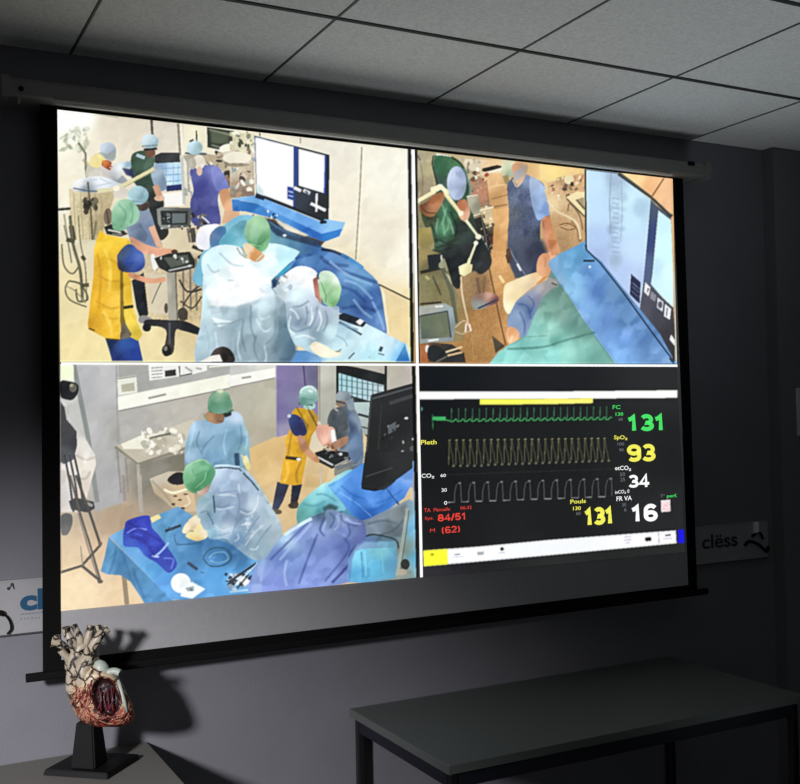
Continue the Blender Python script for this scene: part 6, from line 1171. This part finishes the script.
vessel('vena_cava', [(71, 668, -.005), (69, 655, .0), (64, 647, .012), (58, 643, .02), (51.5, 642, .025)], [6, 5, 4.2, 4, 5], MH2, HT)
vessel('vein_branch', [(62, 646, .012), (58, 640, .012), (57.5, 635.5, .012)], [3.5, 3.2, 3.6], MH2, HT)
vessel('pulmonary_artery', [(84, 664, .02), (91, 649, .03), (98, 638, .03), (104, 631, .02), (108, 628, .015)], [6.5, 5.5, 4.6, 4.2, 4.6], MH2, HT)
vessel('artery_branch', [(96, 641, .028), (99, 633, .02), (98, 626.5, .01)], [3.6, 3.4, 3.8], MH2, HT)
vessel('vein_branch', [(71, 660, .02), (65, 655, .03), (61, 650, .035)], [4, 3.4, 3.6], MH2, HT)
vessel('pulmonary_vein', [(108, 673, .03), (114, 671, .03), (120, 673, .032)], [4, 3.4, 3.6], MH7, HT)
# the pale auricle beside the trunk
bm = bmesh.new(); bmesh.ops.create_uvsphere(bm, u_segments=20, v_segments=14, radius=1)
cc = Hp(101, 669, .025)
for v in bm.verts: v.co = cc+hr*(v.co.x*8*pxm)+Vector((0, 0, v.co.z*9*pxm))+hf*(v.co.y*7*pxm)+hr*(v.co.z*-1.5*pxm)
ob('auricle', bm, MH7, HT, True)
# cut rim of the chamber, inner cords, coronary vessels
rim = [(106+(v_*0)+14.5*math.cos(a)+(20*math.sin(a))*.15, 697+20.5*math.sin(a)) for a, v_ in [(2*math.pi*k/22, 0) for k in range(22)]]
bm = bmesh.new(); pts = surf(rim, .0005); tube(bm, pts+[pts[0]], [(.5+.35*math.sin(k*2.1))*pxm for k in range(len(pts)+1)], 8); ob('chamber_rim', bm, MH5, HT, True)
bm = bmesh.new(); tube(bm, surf([(118, 680), (121, 690), (124, 701), (127, 712)], .001), [1.6*pxm, 2.1*pxm, 2*pxm, 1.2*pxm], 8); ob('pale_artery', bm, MH7, HT, True)
rs = random.Random(8)
for k in range(6):
    u0 = 99+k*3; bm = bmesh.new()
    tube(bm, [Hp(u0, 690+rs.uniform(-4, 4), front(u0, 690)-.018), Hp(u0+rs.uniform(-2, 3), 700, front(u0, 700)-.014), Hp(u0+rs.uniform(-3, 5), 711, front(u0, 711)-.008)], [.9*pxm, .6*pxm, 1.4*pxm], 6)
    ob('chamber_cord', bm, MH5 if k % 2 else mat('cord_violet', '54283c', .4), HT, True)
def branch(bm, u, v, a, n, r, lift):
    pts = [(u, v)]
    for _ in range(n):
        a += rs.uniform(-.45, .45); u += 2.3*math.cos(a); v += 2.3*math.sin(a)
        if ((u-106)/15)**2+((v-697)/21)**2 < 1 or v > 725 or v < 664: break
        l = np.interp(v, ys_, [s[1] for s in sl]); q = np.interp(v, ys_, [s[2] for s in sl])
        if not l+1 < u < q-1: break
        pts.append((u, v))
        if rs.random() < .3 and n > 4: branch(bm, u, v, a+rs.choice((-.8, .8)), n-4, r*.7, lift)
    if len(pts) > 2: tube(bm, surf(pts, lift), [r*pxm*(1-.6*i/len(pts)) for i in range(len(pts))], 6)
for nm, mt_, seeds in (('coronary_artery', MH5, [(92, 680, 2.0), (88, 684, 1.6), (84, 690, 1.4), (80, 694, 1.9), (76, 684, 1.5), (90, 692, 2.4), (124, 702, 1.2), (120, 684, .9), (112, 720, .1), (92, 716, .4), (84, 706, 1.0), (74, 700, 1.2)]),
                       ('coronary_vein', MH6, [(90, 684, 2.6), (86, 694, 2.2), (88, 700, 1.7), (94, 712, 2.8), (100, 719, .2), (112, 719, .0), (124, 708, 1.3), (127, 700, 1.2), (80, 704, 1.3), (78, 690, 2), (122, 694, 1.0), (90, 708, 1.2)])):
    bm = bmesh.new()
    for u, v, a in seeds: branch(bm, u, v, a, 12, 1.0 if mt_ is MH5 else .8, .0006)
    o = ob(nm+'_network', bm, mt_, HT, True); o['kind'] = 'stuff'

# ------------------------------------------------------------ the two wall signs and what hangs on them
MSG = mat('sign_board', (.29, .29, .30), .5, noise=.03, scale=30); MSE = mat('sign_edge', (.05, .05, .05), .5)
MSB = mat('sign_blue', '144868', .5); MSD = mat('sign_dark', (.02, .02, .022), .5); MSM = mat('sign_small_print', '687480', .6)
WS = lambda u, v, y=-.012: on(u, v, 1, y)
def sign(name, label, xl, xr, zl, zh):
    t = thing(name, label, 'sign', ((xl+xr)/2, 0, zl), 'lettered signs on the wall')
    ob('board', B(((xl, -.012, zl), (xr, -.0005, zh)), bev=.001), MSG, t)
    ob('edge_strip', B(((xl, -.0135, zh-.003), (xr, -.0005, zh+.002))), MSG, t); ob('edge_strip', B(((xl, -.0135, zl-.002), (xr, -.0005, zl+.002))), MSE, t)
    return t
zl1, zh1 = WS(20, 634)[2], WS(20, 580)[2]; zl2, zh2 = WS(730, 561.5)[2], WS(730, 524.5)[2]
s1 = sign('wall_sign', 'pale sign with blue lettering on the wall left of the screen', WS(-45, 600)[0], WS(70, 600)[0], zl1, zh1)
s2 = sign('wall_sign', 'dim grey sign with dark lettering on the wall right of the screen', WS(672, 540)[0], WS(768, 540)[0], zl2, zh2)
def letter(body, quad, mt_, par, bold=.02, name='lettering'):
    q = [WS(*p, -.0126) for p in quad]
    return text_mesh(body, 1, lambda x, y: (1-y)*((1-x)*q[3]+x*q[2])+y*((1-x)*q[0]+x*q[1]), mt_, name, par, bold)
letter('cl\u00ebss', [(20, 590), (91, 584), (91, 605), (20, 611.5)], MSB, s1, .045)
letter('cl\u00ebss', [(702, 535.5), (737, 531.5), (738, 546), (702, 549.5)], MSD, s2, .02)
bm = bmesh.new(); rs = random.Random(3)
for row, (v0, n) in enumerate(((614.5, 10), (619, 6))):
    for k in range(n):
        u = 20.5+k*(2.3 if row == 0 else 3.6); p = WS(u, v0-k*.25, -.0126); w_ = .0032
        box(bm, (p[0], -.0128, p[2]-.002), (p[0]+w_, -.0120, p[2]+.002))
o = ob('small_print', bm, MSM, s1); o['kind'] = 'stuff'
bm = bmesh.new()
for k in range(9):
    p = WS(702+k*3.6, 553.5-k*.45, -.0126); box(bm, (p[0], -.0128, p[2]-.0012), (p[0]+.010, -.0120, p[2]+.0012))
    p = WS(702+k*3.2, 558-k*.4, -.0126); box(bm, (p[0], -.0128, p[2]-.001), (p[0]+.008, -.0120, p[2]+.001))
o = ob('small_print', bm, mat('dim_print', (.3, .3, .31), .6), s2); o['kind'] = 'stuff'
bm = bmesh.new()
for p in ((8.5, 588.5), (12, 584.5)):
    q = WS(*p, -.013); tube(bm, [q, q+np.array([0, -.0006, 0])], .0045, 10)
a, b = WS(9, 588, -.0135), WS(13, 584, -.0135); tube(bm, [a, b], .0015, 6); a, b = WS(12.5, 584, -.0135), WS(14, 589, -.0135); tube(bm, [a, b], .0015, 6)
o = ob('black_mark', bm, MSD, s1); o['kind'] = 'stuff'
def hung_cable(label, base, paths, clip):
    t = thing('cable', label, 'cable', tuple(WS(*base, -.02)), None)
    for pts, r in paths:
        bm = bmesh.new(); tube(bm, smooth_path([WS(*p, -.020) for p in pts], 6), r, 8); ob('cord', bm, MBAR, t, True)
    if clip:
        p = WS(*clip, -.016); ob('clip', B(((p[0]-.012, -.024, p[2]-.022), (p[0]+.012, -.012, p[2]+.022)), bev=.002), mat('clip_white', (.75, .8, .8), .5), t)
    return t
hung_cable('black cable with a clip hanging on the right-hand sign', (757, 540), [([(745, 545.5), (749, 541.5), (756, 543), (762, 547), (767, 551.5), (768.5, 546)], .006), ([(752, 536.5), (758, 532.5), (761, 534), (763, 539)], .005)], (755.5, 527.5))
hung_cable('dark looped cable hanging on the left-hand sign', (4, 620), [([(-6, 616), (1, 614), (6, 616), (10, 622), (11, 629), (7, 634)], .0028), ([(-8, 615), (-2, 612.5), (3, 614)], .0075)], None)
# pale strip on the boxed column at the frame's edge
a = on(795, 388, 1, -cdep); b = on(802, 436, 1, -cdep)
t = thing('wall_strip', 'narrow pale grey upright strip on the boxed column at right', 'strip', (a[0], -cdep, b[2]))
ob('strip_cover', B(((a[0], -cdep-.012, b[2]), (a[0]+.05, -cdep, a[2])), bev=.003), mat('strip_grey', (.55, .55, .56), .4), t)
